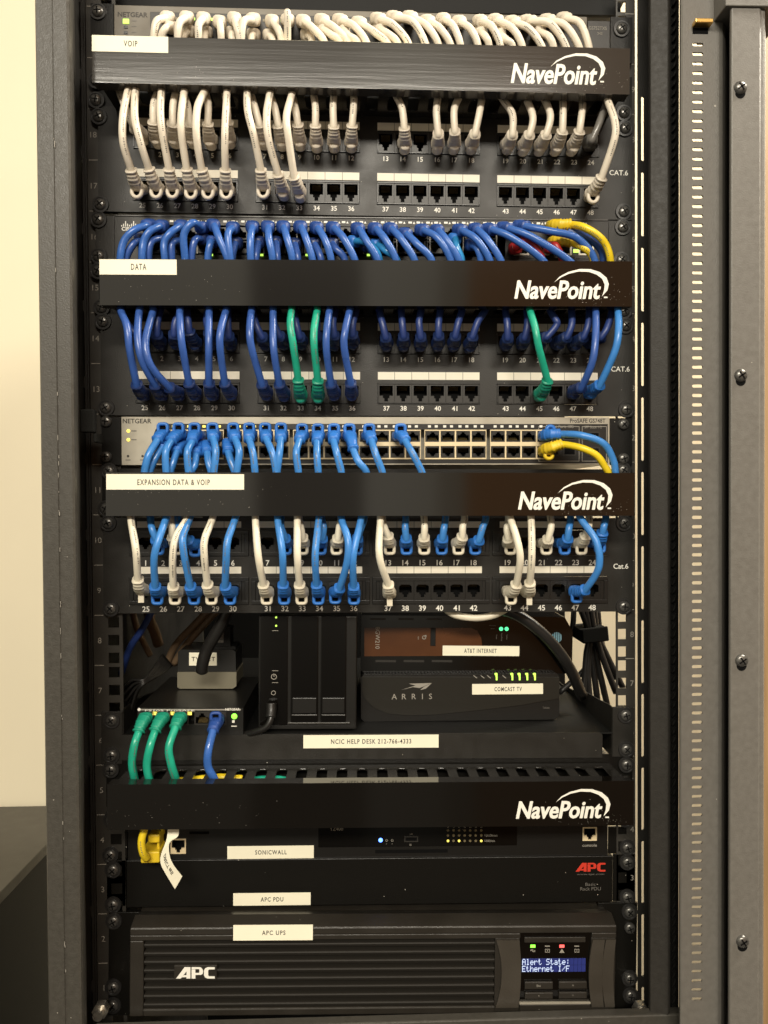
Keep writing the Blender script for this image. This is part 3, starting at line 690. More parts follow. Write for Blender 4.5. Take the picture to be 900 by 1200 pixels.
# ------------------------------------------------------------------ gear on the shelf
def on_shelf(px, dd): return SF.world(SF.u(px, 860, dd), SV + .3, dd)
F = Fr((161, 844), (285, 844), 3)
t = thing('desktop_switch', F, 'small black five-port desktop switch with green and blue cables on the shelf', 'network switch')
base = SF.world(0, SV, 0).z - F.o.z + .4
b = MB(); u1 = F.u(285, 844); vt5 = F.v(225, 829.5); b.cut(0, u1, base, vt5, -118, 0, [(F.u(163.5, 842), F.u(265, 842), F.v(225, 848.5), F.v(225, 835.5))]); b.build('case', 'black_plastic', t)
b = MB(); b.box(2, u1-2, vt5-2.2, vt5-1, 0, .15, 0); b.build('trim_line', 'ink_grey', t)
b = MB(); b.ptext(F, 'FS105 ProSAFE', 170, 831.5, 228, 833.6, .25, 0); b.ptext(F, 'NETGEAR', 264, 829.8, 281, 832.6, .25, 0, bold=.02); b.cyl(*F.uv(163, 831.5, .2), 1.4, .1, .25, 12); b.pbox(F, 271, 850.5, 277.5, 851.6, .05, .2); b.pbox(F, 272, 844, 275, 847, .05, .2); b.build('lettering', 'ink_white', t)
jx = [172, 192, 212, 237, 256]
for i, px in enumerate(jx):
    u, v = F.uv(px, 842, .3); jack(t, u, v, 13.5, 11.5, 'grey', flip=True, d=.2); PORT[('s', i)] = F.world(u, v, .2)
for px in (181.5, 202, 222): b = MB(); b.pbox(F, px-2.5, 834.3, px+2.5, 838, .2, .8, 0); b.build('port_light', 'led_yellow', t)
b = MB(); b.dome(*F.uv(274.5, 839.5, .3), 2.6, .1, 1.2, 16); b.build('power_light', 'led_green', t)
# charger block standing on the little switch
F = Fr((209, 790), (277, 790), -62)
t = thing('power_adapter', F, 'black and cream charger block with a TV NET sticker, on the small switch', 'power adapter')
b = MB(); hw = F.u(277, 793); top5 = (Fr((161, 844), (285, 844), 3).o.z + vt5) - F.o.z
v1 = F.v(243, 787.5); b.prism([(-1, v1), (-1, top5+2), (1.5, top5+.5), (hw-3.5, top5+.5), (hw, top5+3), (hw, v1)], -42, 0, 0)
lower = b.build('lower_shell', 'cream_plastic', t, bevel=1.2)
b = MB(); b.prism([(-.5, v1+.2), (hw-.5, v1+.2), (hw-1, F.v(243, 764)), (hw-4, F.v(243, 761.5)), (2, F.v(243, 761.5)), (-.5, F.v(243, 764))], -41, -.6, 0); up_ = b.build('upper_shell', 'black_plastic', t, bevel=1.2)
b = MB(); b.pbox(F, 221.6, 764.8, 254, 780, -.5, -.2, 0); b.serif(F, 'TV NET', 224.5, 769.8, 252, 774.8, -.1, 1); b.build('sticker', ['label', 'ink_black'], up_)
b = MB(); b.pbox(F, 247, 735, 270, 757.5, -24, -6, 0); b.pbox(F, 251, 741, 262, 753, -6, -5.7, 1); b.pbox(F, 238, 757.6, 276, 761.2, -30, -4, 0)
for k in range(3): b.pbox(F, 252, 743+k*3, 261, 743.6+k*3, -5.7, -5.6, 2)
tag(b.build('plug_block', ['dull_black', 'ink_faint', 'black_void'], None, F, bevel=.8), 'small black plug block lying on top of the charger with the TV NET sticker', 'plug')
# tower drive box
F = Fr((303, 790), (418, 790), -6)
t = thing('storage_tower', F, 'glossy black storage tower with two tall drive bays in the middle of the shelf', 'storage tower')
base = SF.world(0, SV, 0).z - F.o.z + .4
b = MB(); wt = F.u(418, 790); tv = F.v(360, 722); b.box(0, wt, base, tv, -190, 0); b.build('case', 'black_plastic', t, bevel=1)
b = MB(); b.pbox(F, 304.5, 722, 337, 850, .05, 1.5, 0); ip = b.build('control_panel', 'gloss_black', t, bevel=.5)
for x0, x1 in ((340.7, 372.7), (375.7, 405.7)):
    b = MB(); b.pbox(F, x0, 722, x1, 846, .05, 2.0, 0); bay = b.build('drive_bay', 'gloss_black', t, bevel=.7)
    b = MB(); b.pbox(F, x0+2, 818, x1-2, 836, 2.05, 3.6, 0); b.pbox(F, x0+1, 837.5, x1-1, 839, 2.05, 3.2, 1); b.build('latch', ['black_plastic', 'rail'], bay, bevel=.4)
b = MB(); b.pbox(F, 337, 846.8, 410, 848.6, .05, 2.6, 0); b.build('foot_trim', 'rail', t, bevel=.3)
for y_ in (721.5, 731.3): b = MB(); b.cyl(*F.uv(323.6, y_+2, 1.6), .9, 1.5, 1.9, 12); b.build('status_light', 'led_lime', t)
b = MB()
for y_ in (739, 786, 800): b.pbox(F, 319, y_-.3, 326, y_+.3, 1.5, 1.6, 0)
b.ring(*F.uv(321, 793, 1.6), 2.0, 2.6, 1.65, 20, 0, .1); b.pbox(F, 320.6, 790, 321.4, 793, 1.5, 1.65, 0); b.ring(*F.uv(320.4, 812, 1.6), 1.6, 2.1, 1.65, 20, 0, .1); b.build('icon', 'ink_grey', t)
# broadband modem
F = Fr((423, 816), (656, 814), -36)
t = thing('cable_modem', F, 'black curved-front modem with ARRIS lettering and green lights on the shelf', 'modem')
base = SF.world(SF.u(500, 860), SV, 0).z - F.o.z + .6
wa = F.u(655.5, 815); tp = F.v(540, 790.5); b = MB()
b.prism([(0, base+3), (3, base), (wa-4, base+.2), (wa, base+4), (wa, tp-3), (wa-2, tp), (2, tp), (0, tp-2)], -150, 0, 0)
body = b.build('case', 'black_plastic', t, bevel=1.4, seg=3)
b = MB(); P = [F.uv(x_, y_, .3) for x_, y_ in ((424.5, 793), (655, 793.5), (655, 818), (610, 826), (560, 832), (510, 837), (480, 838), (455, 836), (438, 829), (428, 819), (424.5, 810))]
b.prism(P, .05, 1.4, 0); b.build('front_panel', 'modem_case', t, bevel=.6)
b = MB(); n_ = 60
for i in range(n_):
    x_ = 3+(wa-6)*i/n_; b.box(x_, x_+1.6, tp+.05, tp+.9, -46, -2, 0)
b.build('vent_grille', 'black_plastic', t)
b = MB(); x0, y0 = F.uv(458, 819.6, 1.5); x1, y1 = F.uv(508, 812.8, 1.5); h = y1-y0
for i, ch in enumerate('ARRIS'):
    b.text(ch, x0+(x1-x0)*(.08, .31, .54, .74, .93)[i], y0+h/2, 1.5, h=h, m=0, bold=.004)
g = lambda *q: [F.uv(a_, b_, 1.5) for a_, b_ in q]
b.prism(g((470.5, 808.3), (487, 803.4), (479, 801.2), (506, 800.4), (492, 806.2), (484, 805.2)), 1.4, 1.52, 0)
b.prism(g((506, 800.6), (499, 807), (492.5, 808.6), (497, 804.6)), 1.4, 1.53, 0)
b.ptext(F, 'Touchstone', 636, 828, 644, 830.6, 1.0, 1)
b.build('logo', ['ink_grey', 'ink_faint'], t)
for i, x_ in enumerate((557, 565.5, 573, 582, 591, 600.5, 609, 618, 627)):
    b = MB(); on = i in (3, 5, 6, 7, 8); u, v = F.uv(x_, 793.2, 1.6)
    if on: b.box(u-.75, u+.75, v-3.2, v+3.2, -1, 1.7, 0); b.box(u-1.6, u-.75, v+1.6, v+3, -1, 1.6, 0)
    else: b.prism([(u-2, v+1.2), (u-1.4, v+1.6), (u+2, v-1.2), (u+1.4, v-1.6)], 1.4, 1.6, 0)
    b.build('status_light', 'led_lime' if on else 'ink_grey', t)
b = MB(); b.pbox(F, 553.3, 801.3, 636.4, 813.6, 1.45, 1.75, 0); b.serif(F, 'COMCAST TV', 579.5, 805, 611.5, 810, 1.8, 1); b.build('sticker', ['label', 'ink_black'], t)
arris_top = F.o.z + tp + .9
# internet gateway lying on the modem
F = Fr((423, 748), (671, 750), -44)
t = thing('internet_gateway', F, 'black gateway box with a brown-reflecting window and striped blue globe, on the modem', 'gateway')
base = arris_top - F.o.z + .3; wg = F.u(671, 749); tg = F.v(540, 722)
b = MB(); b.prism([(0, base+2), (2, base), (wg-3, base), (wg, base+5), (wg, tg-14), (wg-8, tg), (0, tg)], -160, 0, 0); b.build('case', 'gloss_black', t, bevel=1.2)
b = MB(); b.prism([F.uv(x_, y_, .3) for x_, y_ in ((427, 735.5), (552, 735.8), (559, 739), (564, 748), (565, 757), (565, 768.5), (427, 769))], .05, .5, 0)
b.build('window', 'amber_reflection', t, bevel=.2)
b = MB(); u, v = F.uv(442.5, 747.6, .6); b.text('BGW210', u, v, .6, w=abs(F.v(442, 735)-F.v(442, 760.5)), h=F.u(445, 748)-F.u(440, 748), m=0, rot=-math.pi/2)
b.ring(*F.uv(497, 747, .6), 1.3, 1.9, .62, 16, 0, .05); b.text('wps', *F.uv(490, 747.5, .6), .62, h=1.4, m=0, rot=-math.pi/2); b.cyl(*F.uv(498.6, 745.5, .6), 1.1, .55, .62, 12, 0)
for i, x_ in enumerate((582, 588, 594)): b.text(('Power', 'Broadband', 'Service')[i], *F.uv(x_, 746.5, .3), .3, h=1.2, m=1, rot=-math.pi/2)
for q in ((573, 733, 581, 733.5), (575, 736.5, 580, 737)): b.pbox(F, *q, .05, .2, 1)
b.build('lettering', ['ink_grey', 'ink_faint'], t)
b = MB(); b.pbox(F, 504.5, 736, 510.5, 757, .55, 1.3, 0); b.build('button', 'dull_black', t, bevel=.5)
for x_ in (587.3, 593.7): b = MB(); b.cyl(*F.uv(x_, 737, .3), 1.9, .05, .5, 16); b.build('status_light', 'led_mint', t)
b = MB(); cu, cv = F.uv(652.5, 747, .3); Rg = 5.0
for k in range(5):
    xa = -Rg+2*Rg*(k+.12)/5; xb = -Rg+2*Rg*(k+.80)/5; pts = []
    for j in range(7): x_ = xa+(xb-xa)*j/6; pts.append((cu+x_, cv+math.sqrt(max(0, Rg*Rg-x_*x_))))
    for j in range(7): x_ = xb-(xb-xa)*j/6; pts.append((cu+x_, cv-math.sqrt(max(0, Rg*Rg-x_*x_))))
    b.prism(pts, .05, .25, 0)
b.build('emblem', 'globe', t)
b = MB(); b.pbox(F, 518.7, 756.9, 608.6, 768.6, .55, .85, 0); b.serif(F, 'AT&T INTERNET', 544, 760.2, 582, 765.2, .9, 1); b.build('sticker', ['label', 'ink_black'], t)
b = MB()
for k in range(6):
    b.pbox(F, 434+k*33, 724.5, 452+k*33, 726.5, .05, .2, 0)
    if k < 3: b.pbox(F, 440+k*33, 773.5, 464+k*33, 776, .05, .2, 0)
b.build('vent', 'port_grey', t)
# ------------------------------------------------------------------ firewall
F = Fr((150, 990), (712, 984), -2)
t = thing('firewall', F, 'thin black firewall unit with a blue light, just under the lowest cable manager', 'firewall')
W_ = F.u(712, 984); vt, vb = F.v(425, 946), F.v(425, 1005.2)
b = MB(); b.cut(0, W_, vb, vt, -180, 0, [(F.u(202, 990), F.u(216, 990), F.v(209, 998.5), F.v(209, 984.5)), (F.u(684, 980), F.u(698, 980), F.v(691, 984), F.v(691, 970.5))]); b.build('case', 'black_plastic', t)
b = MB(); b.pbox(F, 373, 962, 606, 992, .05, .7, 0); b.build('front_bezel', 'gloss_black', t, bevel=.4)
b = MB(); b.pbox(F, 439.7, 995.6, 524.7, 999.6, .02, .15, 0); b.pbox(F, 222, 974.5, 245, 977.5, .02, .15, 0); b.build('slot', 'black_void', t)
b = MB(); b.dome(*F.uv(446, 984.6, .8), 1.9, .7, 1.0, 16); b.build('power_light', 'led_blue', t)
b = MB(); b.pbox(F, 473.7, 980, 490, 986.8, .7, 1.2, 0); b.pbox(F, 475.2, 981.4, 488.5, 985.4, 1.2, 1.25, 1); b.build('usb_port', ['port_grey', 'black_void'], t)
for i in range(7):
    for k, y_ in ((0, 973.2), (1, 979), (2, 985.4)):
        x_ = 525+i*6.5; b = MB(); b.cyl(*F.uv(x_, y_, .8), 1.15, .7, .85, 10); b.build('port_light', 'led_yellow' if (k == 2 and i in (0, 2, 6)) else 'led_off', t)
b = MB(); b.ptext(F, 'TZ400', 386.6, 969.5, 402, 973.5, .76, 0)
b.ptext(F, '10/100/act', 568, 977.6, 583, 980.4, .76, 0); b.ptext(F, '1000/act', 568, 984, 580, 986.6, .76, 0); b.ptext(F, 'console', 682.5, 988.8, 699.5, 992.2, .15, 0, bold=.01)
for i in range(7): b.text('X%d' % i, *F.uv(525+i*6.5, 969.6, .76), .76, h=1.1, m=0)
b.text('SS', *F.uv(481, 990, .76), .76, h=1.6, m=0); b.text('USB', *F.uv(482, 977.4, .76), .76, h=1.2, m=0)
for x_ in (453, 459.6): b.ring(*F.uv(x_, 985, .8), .7, 1.1, .76, 10, 0, .05); b.text('.', *F.uv(x_, 989, .76), .76, h=.6, m=0)
b.build('lettering', 'ink_grey', t)
u, v = F.uv(691, 977, .1); jack(t, u, v, 13, 12.5, 'cream', d=.1); PORT['console'] = 1
u, v = F.uv(209, 991.5, .1); jack(t, u, v, 13.6, 13.5, 'cream', d=.1)
b = MB(); b.pbox(F, 266.4, 991.3, 367.7, 1006.2, .8, 1.1, 0); b.serif(F, 'SONICWALL', 299, 996.2, 336, 1001.4, 1.15, 1); b.build('sticker', ['label', 'ink_black'], t)
FWF = F
b = MB(); b.pbox(F, 124, 976, 149, 1006, -2, -.4, 0); b.build('ear', 'black_metal', t)
b = MB(); b.pbox(F, 713, 969, 741, 1000, -2, -.4, 0); b.build('ear', 'black_metal', t)
screw(F, 129.7, 1001.6, t, -.3); screw(F, 735, 993, t, -.3)
# ------------------------------------------------------------------ power strip unit
F = Fr((148, 1035), (718, 1029), 0)
t = thing('power_distribution_unit', F, 'plain black rack power unit with a small red APC logo above the grille', 'power unit')
W_ = F.u(718, 1029); vt, vb = F.v(425, 1005.8), F.v(425, 1060.5)
b = MB(); b.box(0, W_, vb, vt, -60, 0); b.build('case', 'black_metal', t, bevel=.7)
def apc(b, F, x0, y0, x1, y1, d, m):
    """slanted heavy A P C"""
    U = lambda f, g_: F.uv(x0+(x1-x0)*f, y1-(y1-y0)*g_, d)
    P = lambda *q: [U(a_, b_) for a_, b_ in q]
    b.prism(P((0, 0), (.12, 0), (.27, .62), (.27, .30), (.20, .30), (.14, .12), (.27, .12), (.27, 0), (.37, 0), (.37, 1), (.22, 1)), d-.1, d, m)
    b.prism(P((.40, 0), (.50, 0), (.50, .32), (.62, .32), (.62, .5), (.50, .5), (.50, .8), (.40, .8)), d-.1, d, m)
    b.prism(P((.40, .83), (.60, .83), (.60, .32), (.64, .32), (.69, .42), (.70, .66), (.68, .86), (.62, 1), (.40, 1)), d-.1, d+.02, m)
    b.prism(P((1, 1), (.82, 1), (.75, .9), (.72, .7), (.72, .3), (.75, .1), (.82, 0), (1, 0), (1, .2), (.86, .2), (.83, .28), (.83, .72), (.86, .8), (1, .8)), d-.1, d, m)
b = MB(); apc(b, F, 674.5, 1011.2, 709.5, 1021.4, .15, 0); b.ptext(F, 'www.apc.com', 676, 1024, 708, 1026, .1, 1); b.ptext(F, 'Basic', 686, 1034.5, 698, 1038, .1, 1); b.ptext(F, 'Rack PDU', 680, 1039.5, 704, 1043.5, .1, 1)
b.build('logo', ['ink_red', 'ink_faint'], t)
b = MB(); b.pbox(F, 273.3, 1046.4, 364, 1061, .05, .35, 0); b.serif(F, 'APC PDU', 305.5, 1051.4, 332, 1056.6, .4, 1); b.build('sticker', ['label', 'ink_black'], t)
b = MB(); b.pbox(F, 125, 1008, 147.5, 1062, -4, -2, 0); b.build('ear', 'black_metal', t, bevel=.3)
b = MB(); b.pbox(F, 718.5, 1001, 744, 1056, -4, -2, 0); b.build('ear', 'black_metal', t, bevel=.3)
for q in ((132.7, 1019), (132.7, 1060), (735, 1010), (735, 1051)): screw(F, *q, t, -1.9)
# ------------------------------------------------------------------ battery backup
F = Fr((152, 1130), (722, 1126), 34)
t = thing('battery_backup', F, 'large black battery backup at the cabinet foot with louvred front and lit display', 'battery backup')
W_ = F.u(722, 1126); vt, vb = F.v(425, 1086.5), F.v(425, 1189)
gl, gr = F.u(168, 1140), F.u(580, 1140); gt, gb = F.v(370, 1101.5), F.v(370, 1181)
dl, dr_ = F.u(609.5, 1136), F.u(693, 1136); dt, db = F.v(650, 1093.5), F.v(650, 1177)
back = -34
b = MB()
prof = [(dt, 0), (vt-1, 0), (vt, -.8), (vt+4, -14), (F.o.z*0+F.v(425, 1064.5, -34), -31), (F.v(425, 1064.5, -34)-.5, -240), (dt, -240)]
n = len(prof); vs = [(0, v, d) for v, d in prof] + [(W_, v, d) for v, d in prof]
b.add(vs, [tuple(range(n)), tuple(range(2*n-1, n-1, -1))] + [(i, n+i, n+(i+1) % n, (i+1) % n) for i in range(n)])
b.box(0, gl, vb, gt-.02, -20, 0); b.box(gl+.02, gr-.02, vb, gb, -20, 0)
b.box(gr, dl, vb, gt-.02, -20, -1.5); b.box(0, dl, gt, dt-.02, -20, 0); b.box(dr_, W_, gt, dt-.02, -20, 0); b.box(dl+.02, dr_-.02, vb, db, -20, 0); b.box(dr_, W_, vb, gt-.02, -20, -1.5)
b.box(1, W_-1, vb+.5, gt-1, -240, -20.1)
b.build('bezel', 'rack_up', t, bevel=.8)
b = MB(); nl = 8; hh = (gt-gb)/nl
for i in range(nl):
    y0 = gb+i*hh
    vs = []
    for u_ in (gl+.3, gr-.3):
        vs += [(u_, y0+.3, -2.0), (u_, y0+hh*.42, -.6), (u_, y0+hh*.55, -1.0), (u_, y0+hh*.72, -9), (u_, y0+.1, -9)]
    b.add(vs, [(0, 1, 2, 3, 4), (9, 8, 7, 6, 5)] + [(i_, 5+i_, 5+(i_+1) % 5, (i_+1) % 5) for i_ in range(5)])
b.box(gl, gr, gb, gt, -19.9, -12, 0)
b.build('grille', 'grille_up', t, bevel=.15)
b = MB(); b.box(gl, gr, gb-1.2, gb-.2, .02, .6); b.build('grille_edge', 'rail', t, bevel=.2)
for x0, x1, bend in ((581, 596, 5), (596, 608, 3), (694, 708, -3), (709.5, 721, -3)):
    b = MB(); N_ = 14; out = []
    for i in range(N_+1):
        f_ = i/N_; v_ = gb+(gt-gb)*f_-1; o_ = bend*(1-(2*f_-1)**2)
        out.append((F.u(x0, 1136)+o_, v_))
    inn = [(F.u(x1, 1136)+(bend*.6)*(1-(2*i/N_-1)**2), gb+(gt-gb)*i/N_-1) for i in range(N_+1)]
    b.prism(out+inn[::-1], -1.4, .8, 0); b.build('pillar', 'rack_up2', t, bevel=.6)
b = MB(); b.box(dl+.3, dr_-.3, db+.3, dt-.3, -8, -2.5); b.build('display_panel', 'gloss_black', t, bevel=.4)
b = MB(); b.pbox(F, 614.6, 1098.5, 686.3, 1104.6, -2.4, -1.2, 0); b.build('display_bar', 'rack_up', t, bevel=.4)
b = MB(); b.box(dl, dr_, db-.2, db+1.3, -2.4, -.2); b.build('display_edge', 'silver', t, bevel=.2)
# pixel lettering of the display
GL = {'A': '01110100011000111111100011000110001', 'l': '01100001000010000100001000010001110', 'e': '00000000000111010001111111000001110', 'r': '00000000001011011001100001000010000', 't': '01000010001110001000010000100100110',
      ' ': '0'*35, 'S': '01111100001000001110000010000111110', 'a': '00000000000111000001011111000101111', ':': '00000001000010000000001000010000000', 'E': '11111100001000011110100001000011111', 'h': '10000100001011011001100011000110001',
      'n': '00000000001011011001100011000110001', 'I': '01110001000010000100001000010001110', '/': '00000000010001000100010001000000000', 'F': '11111100001000011110100001000010000'}
b = MB(); x0, x1 = F.u(611.6, 1132, -2), F.u(686.4, 1132, -2); ya, yb = F.v(650, 1123.2, -2), F.v(650, 1139.2, -2); cw = (x1-x0)/16; ch = (ya-yb)/2
for r_ in range(2):
    for c_ in range(16): b.box(x0+c_*cw+.12, x0+(c_+1)*cw-.12, yb+(1-r_)*ch+.15, yb+(2-r_)*ch-.15, -2.45, -2.2, 0)
for r_, s_ in enumerate(('Alert State:', 'Ethernet I/F')):
    for c_, g_ in enumerate(s_):
        for j in range(35):
            if GL[g_][j] == '1':
                px_, py_ = (cw-.5)/5, (ch-.7)/7; xx = x0+c_*cw+.25+(j % 5)*px_; yy = yb+(2-r_)*ch-.35-(j//5+1)*py_
                b.box(xx, xx+px_*.96, yy, yy+py_*.96, -2.2, -2.15, 1)
b.build('screen', ['lcd', 'lcd_text'], t)
for x_, m_ in ((624.5, 'led_green'), (641.5, 'ink_grey'), (658.5, 'led_red'), (676, 'ink_grey')):
    b = MB(); on = m_ != 'ink_grey'; b.pbox(F, x_-2.8, 1107.4 if on else 1108.4, x_+2.8, 1110.6 if on else 1109.4, -2.4, -2, 0); b.build('status_light', m_, t)
b = MB()
def ic(x_, y_, pts): 
    u, v = F.uv(x_, y_, -2.3)
    for a_, b1, c_, d_ in pts: b.box(u+a_, u+c_, v+b1, v+d_, -2.4, -2.25)
ic(624.5, 1114, [(-2, -.3, -1.2, 1), (-1.2, .6, -.3, 1.1), (-.4, -.9, .3, .8), (.3, -1.2, 1.2, -.7), (1.2, -.9, 1.9, .4)])
box_ = [(-2, -1.6, -1.6, 1.4), (1.6, -1.6, 2, 1.4), (-1.6, -1.6, 1.6, -1.2), (-1.6, 1.0, 1.6, 1.4), (-.4, -.6, .4, .5)]
ic(641.5, 1114, box_); ic(676, 1114, box_+[(-.2, -1.6, .2, 1.4)])
u, v = F.uv(658.5, 1114.4, -2.3); b.prism([(u-2.2, v-1.6), (u+2.2, v-1.6), (u, v+2)], -2.4, -2.25); b.build('icon', 'ink_grey', t)
for x0, y0, x1, y1, s_ in ((615, 1151, 648, 1159.5, 'Esc'), (655, 1150.5, 688, 1159, '^'), (615, 1163.5, 648, 1171, '<'), (655, 1163, 688, 1170.5, 'v')):
    b = MB(); b.pbox(F, x0, y0, x1, y1, -2.4, -.2, 0); k = b.build('button', ['rack_up', 'ink_grey'], t, bevel=.6)
    q = MB(); q.text(s_, *F.uv((x0+x1)/2, (y0+y1)/2, 0), -.15, h=2.0 if s_ == 'Esc' else 1.3, m=0); q.build('mark', 'ink_grey', k)
b = MB(); apc(b, F, 206.3, 1133.4, 251.7, 1146.8, .9, 0)
b.build('logo', 'ink_white', t)
b = MB(); b.pbox(F, 204, 1131.5, 254, 1148.5, -6, .75, 0); b.build('logo_plate', 'rack_up', t, bevel=.3)
b = MB(); b.pbox(F, 273.3, 1083.9, 366.6, 1102, .7, 1.0, 0); b.serif(F, 'APC UPS', 307, 1090.4, 334.5, 1095.8, 1.05, 1); b.build('sticker', ['label', 'ink_black'], t)
b = MB(); b.pbox(F, 127, 1069, 172, 1190, -38, -34.4, 0); b.build('ear', 'black_metal', t, bevel=.4)
b = MB(); b.pbox(F, 700, 1058, 746, 1184, -38, -34.4, 0); b.build('ear', 'black_metal', t, bevel=.4)
for q in ((133.4, 1079), (133, 1156.5), (132.5, 1178), (737.5, 1068), (737.5, 1146), (738.7, 1166)): screw(F, *q, t, -33.9)
screw(F, 737.5, 1087, t, -33.9, 'pan')
#=PART4=
# ------------------------------------------------------------------ cords and plugs
def ribs(t, a, b, t0=.5, t1=.93, n=4, amp=.55, nose=.75):
    if t < .06: return a*(nose + (1-nose)*t/.06)
    if t < t0: return a
    base = a + (b-a)*min(1, (t-t0)/(t1-t0))
    if t > t1: return b + (.9 if t > .96 else .5)
    ph = ((t-t0)/(t1-t0)*n) % 1.0
    return base + (amp if ph < .6 else -amp)
def loop(mb, c, ax, az, r, s=1, sq=0.0, dy=0):
    e_ = 1-sq; pw = lambda v: math.copysign(abs(v)**e_, v)
    pts = [c + Vector((ax*pw(math.cos(a)), dy, s*az*pw(math.sin(a)))) for a in [math.pi*2*k/20 for k in range(20)]]
    n = 8; vs = []
    for i, p in enumerate(pts):
        tn = (pts[(i+1) % 20]-pts[i-1]).normalized(); B = tn.cross(Vector((0, 1, 0))).normalized()
        for k in range(n):
            w = 2*math.pi*k/n; vs.append(tuple(p + B*(r*math.cos(w)) + Vector((0, 1, 0))*(r*1.3*math.sin(w))))
    fs = [(i*n+k, i*n+(k+1) % n, ((i+1) % 20)*n+(k+1) % n, ((i+1) % 20)*n+k) for i in range(20) for k in range(n)]
    return mb.add(vs, fs, 0, True)
def cord(name, root, pts, r, m, origin, n=6, sides=10, end=None):
    pts = [Vector(p) + (Vector((random.uniform(-.9, .9), 0, random.uniform(-.9, .9))) if 1 < i < len(pts)-1 else Vector()) for i, p in enumerate(pts)]
    path = catmull(pts, n); b = MB()
    sweep(b, path, (lambda t: (r, r)) if end is None else (lambda t: (r*end(t), r*end(t))), sides)
    if m in ('c_white', 'c_ivory', 'c_azure', 'c_green', 'c_yellow') and random.random() < .6:      # lettering printed along the jacket
        side = random.uniform(-.5, .5); L = 0; nxt = random.uniform(4, 14); run = 0
        for i in range(8, len(path)-6):
            a, c = path[i], path[i+1]; t = (c-a); sl = t.length
            if sl < 1e-6: continue
            t = t/sl; V = (CAM-a).normalized(); S_ = t.cross(V).normalized(); N_ = (S_.cross(t)).normalized()
            if N_.dot(V) < 0: N_ = -N_
            nr = (N_*math.cos(side) + S_*math.sin(side)).normalized(); S2 = nr.cross(t)
            q = 0.0
            while L + (sl-q) > nxt:
                q += nxt - L; L = 0; p = a + t*q + nr*(r*1.012); g = random.uniform(.25, .5); hgt = random.uniform(.35, .65)
                b.add([tuple(p + t*x + S2*y - nr*(y*y*.15)) for x, y in ((-g, -hgt), (g, -hgt), (g, hgt), (-g, hgt))], [(0, 1, 2, 3)], 1)
                run += 1; nxt = 1.35 if run % 9 else 4.5
            L += sl-q
    return b.build(name, [m, 'ink_print'], root, origin=origin)
def cable(P0, tip, E, pts, col, label, group, cat='patch cable', s=1, latch='ring', r=3.05, dE=40, dT=21, w=5.6, nr=4, hide=-1, h=4.6, he=3.9):
    """P0: the socket (world); tip: pixel of the plug's outer end; E: pixel where boot meets cord; pts: cord's pixels (x, y, depth)"""
    root = thing('patch_cable', P0, label, cat, group)
    T = W(tip[0], tip[1], dT); Ew = W(E[0], E[1], dE if len(E) < 3 else E[2])
    mid = (T+Ew)/2; mid.y = min(T.y, Ew.y) + 1.5 if False else T.y*.35+Ew.y*.65; mid.z = T.z*.62+Ew.z*.38
    path = catmull([P0, (P0+T)/2, T, mid, Ew], 9)
    b = MB(); b_m = 'b_'+col
    sweep(b, path, lambda t: (ribs(t, w, he, n=nr+1, amp=.38), ribs(t, h, he, n=nr+1, amp=.38)), 14, sq=.34)
    plug = b.build('plug', b_m, root, origin=P0)
    if latch:
        q = MB(); c = Vector((T.x, T.y-4.5, T.z-s*4.6))
        if latch == 'nose': sweep(q, catmull([T+Vector((0, 8, -s*3)), T+Vector((0, -2, -s*4.4)), T+Vector((0, -4.5, -s*4.8))], 5), lambda t: (4.6*math.sqrt(max(.02, 1-t*t*.96)), 3.4*math.sqrt(max(.02, 1-t*t*.96))), 14)
        elif latch == 'tab':
            q.add([(T.x+x, T.y+y, T.z-s*z) for z in (0, 10.5) for x, y in ((-2.4, -5), (2.4, -5), (2.4, -2.6), (-2.4, -2.6))], [(0, 1, 2, 3), (7, 6, 5, 4)] + [(i, 4+i, 4+(i+1) % 4, (i+1) % 4) for i in range(4)])
        else:
            ax, az, rr, sq_ = (4.1, 4.7, 1.75, 0) if latch == 'ring' else (3.9, 3.8, 1.5, .5)
            loop(q, c, ax, az, rr, s, sq_)
            q.add([(c.x+2.9*math.cos(a_), c.y+1.2, c.z+2.9*math.sin(a_)) for a_ in [math.pi*k/6 for k in range(12)]], [tuple(range(12))], 1)  # black disc stands for the shade in the loop's hole
        q.build('latch', [b_m, 'black_void'], plug, origin=(0, 0, 0)).location = Vector((-P0.x, -P0.y, -P0.z))*.001
    cp = [path[-5], Ew] + [W(*p) for p in pts]
    L = cp[-1]
    if hide:
        cp += [Vector((L.x+(L.x-cp[-2].x)*.15, L.y+8, L.z+(-hide)*14)), Vector((L.x, L.y+20, L.z+(-hide)*24))]
    cord('cord', root, cp, r, 'c_'+col, P0)
    return root
ONES = 'zero one two three four five six seven eight nine ten eleven twelve thirteen fourteen fifteen sixteen seventeen eighteen nineteen'.split()
def words(n): return ONES[n] if n < 20 else ['', '', 'twenty', 'thirty', 'forty'][n//10] + ('' if n % 10 == 0 else '-'+ONES[n % 10])
def nth(n):
    sp = {1: 'first', 2: 'second', 3: 'third', 5: 'fifth', 8: 'eighth', 9: 'ninth', 12: 'twelfth'}
    if n in sp: return sp[n]
    if n < 20: return ONES[n]+'th'
    if n % 10 == 0: return {20: 'twentieth', 30: 'thirtieth', 40: 'fortieth'}[n]
    return {2: 'twenty', 3: 'thirty', 4: 'forty'}[n//10]+'-'+nth(n % 10)
NAMES = {'white': 'pale grey', 'ivory': 'ivory', 'navy': 'dark blue', 'azure': 'bright blue', 'green': 'green', 'smoke': 'smoky translucent grey', 'dark': 'shaded dark blue', 'yellow': 'yellow', 'red': 'red', 'blue': 'blue'}
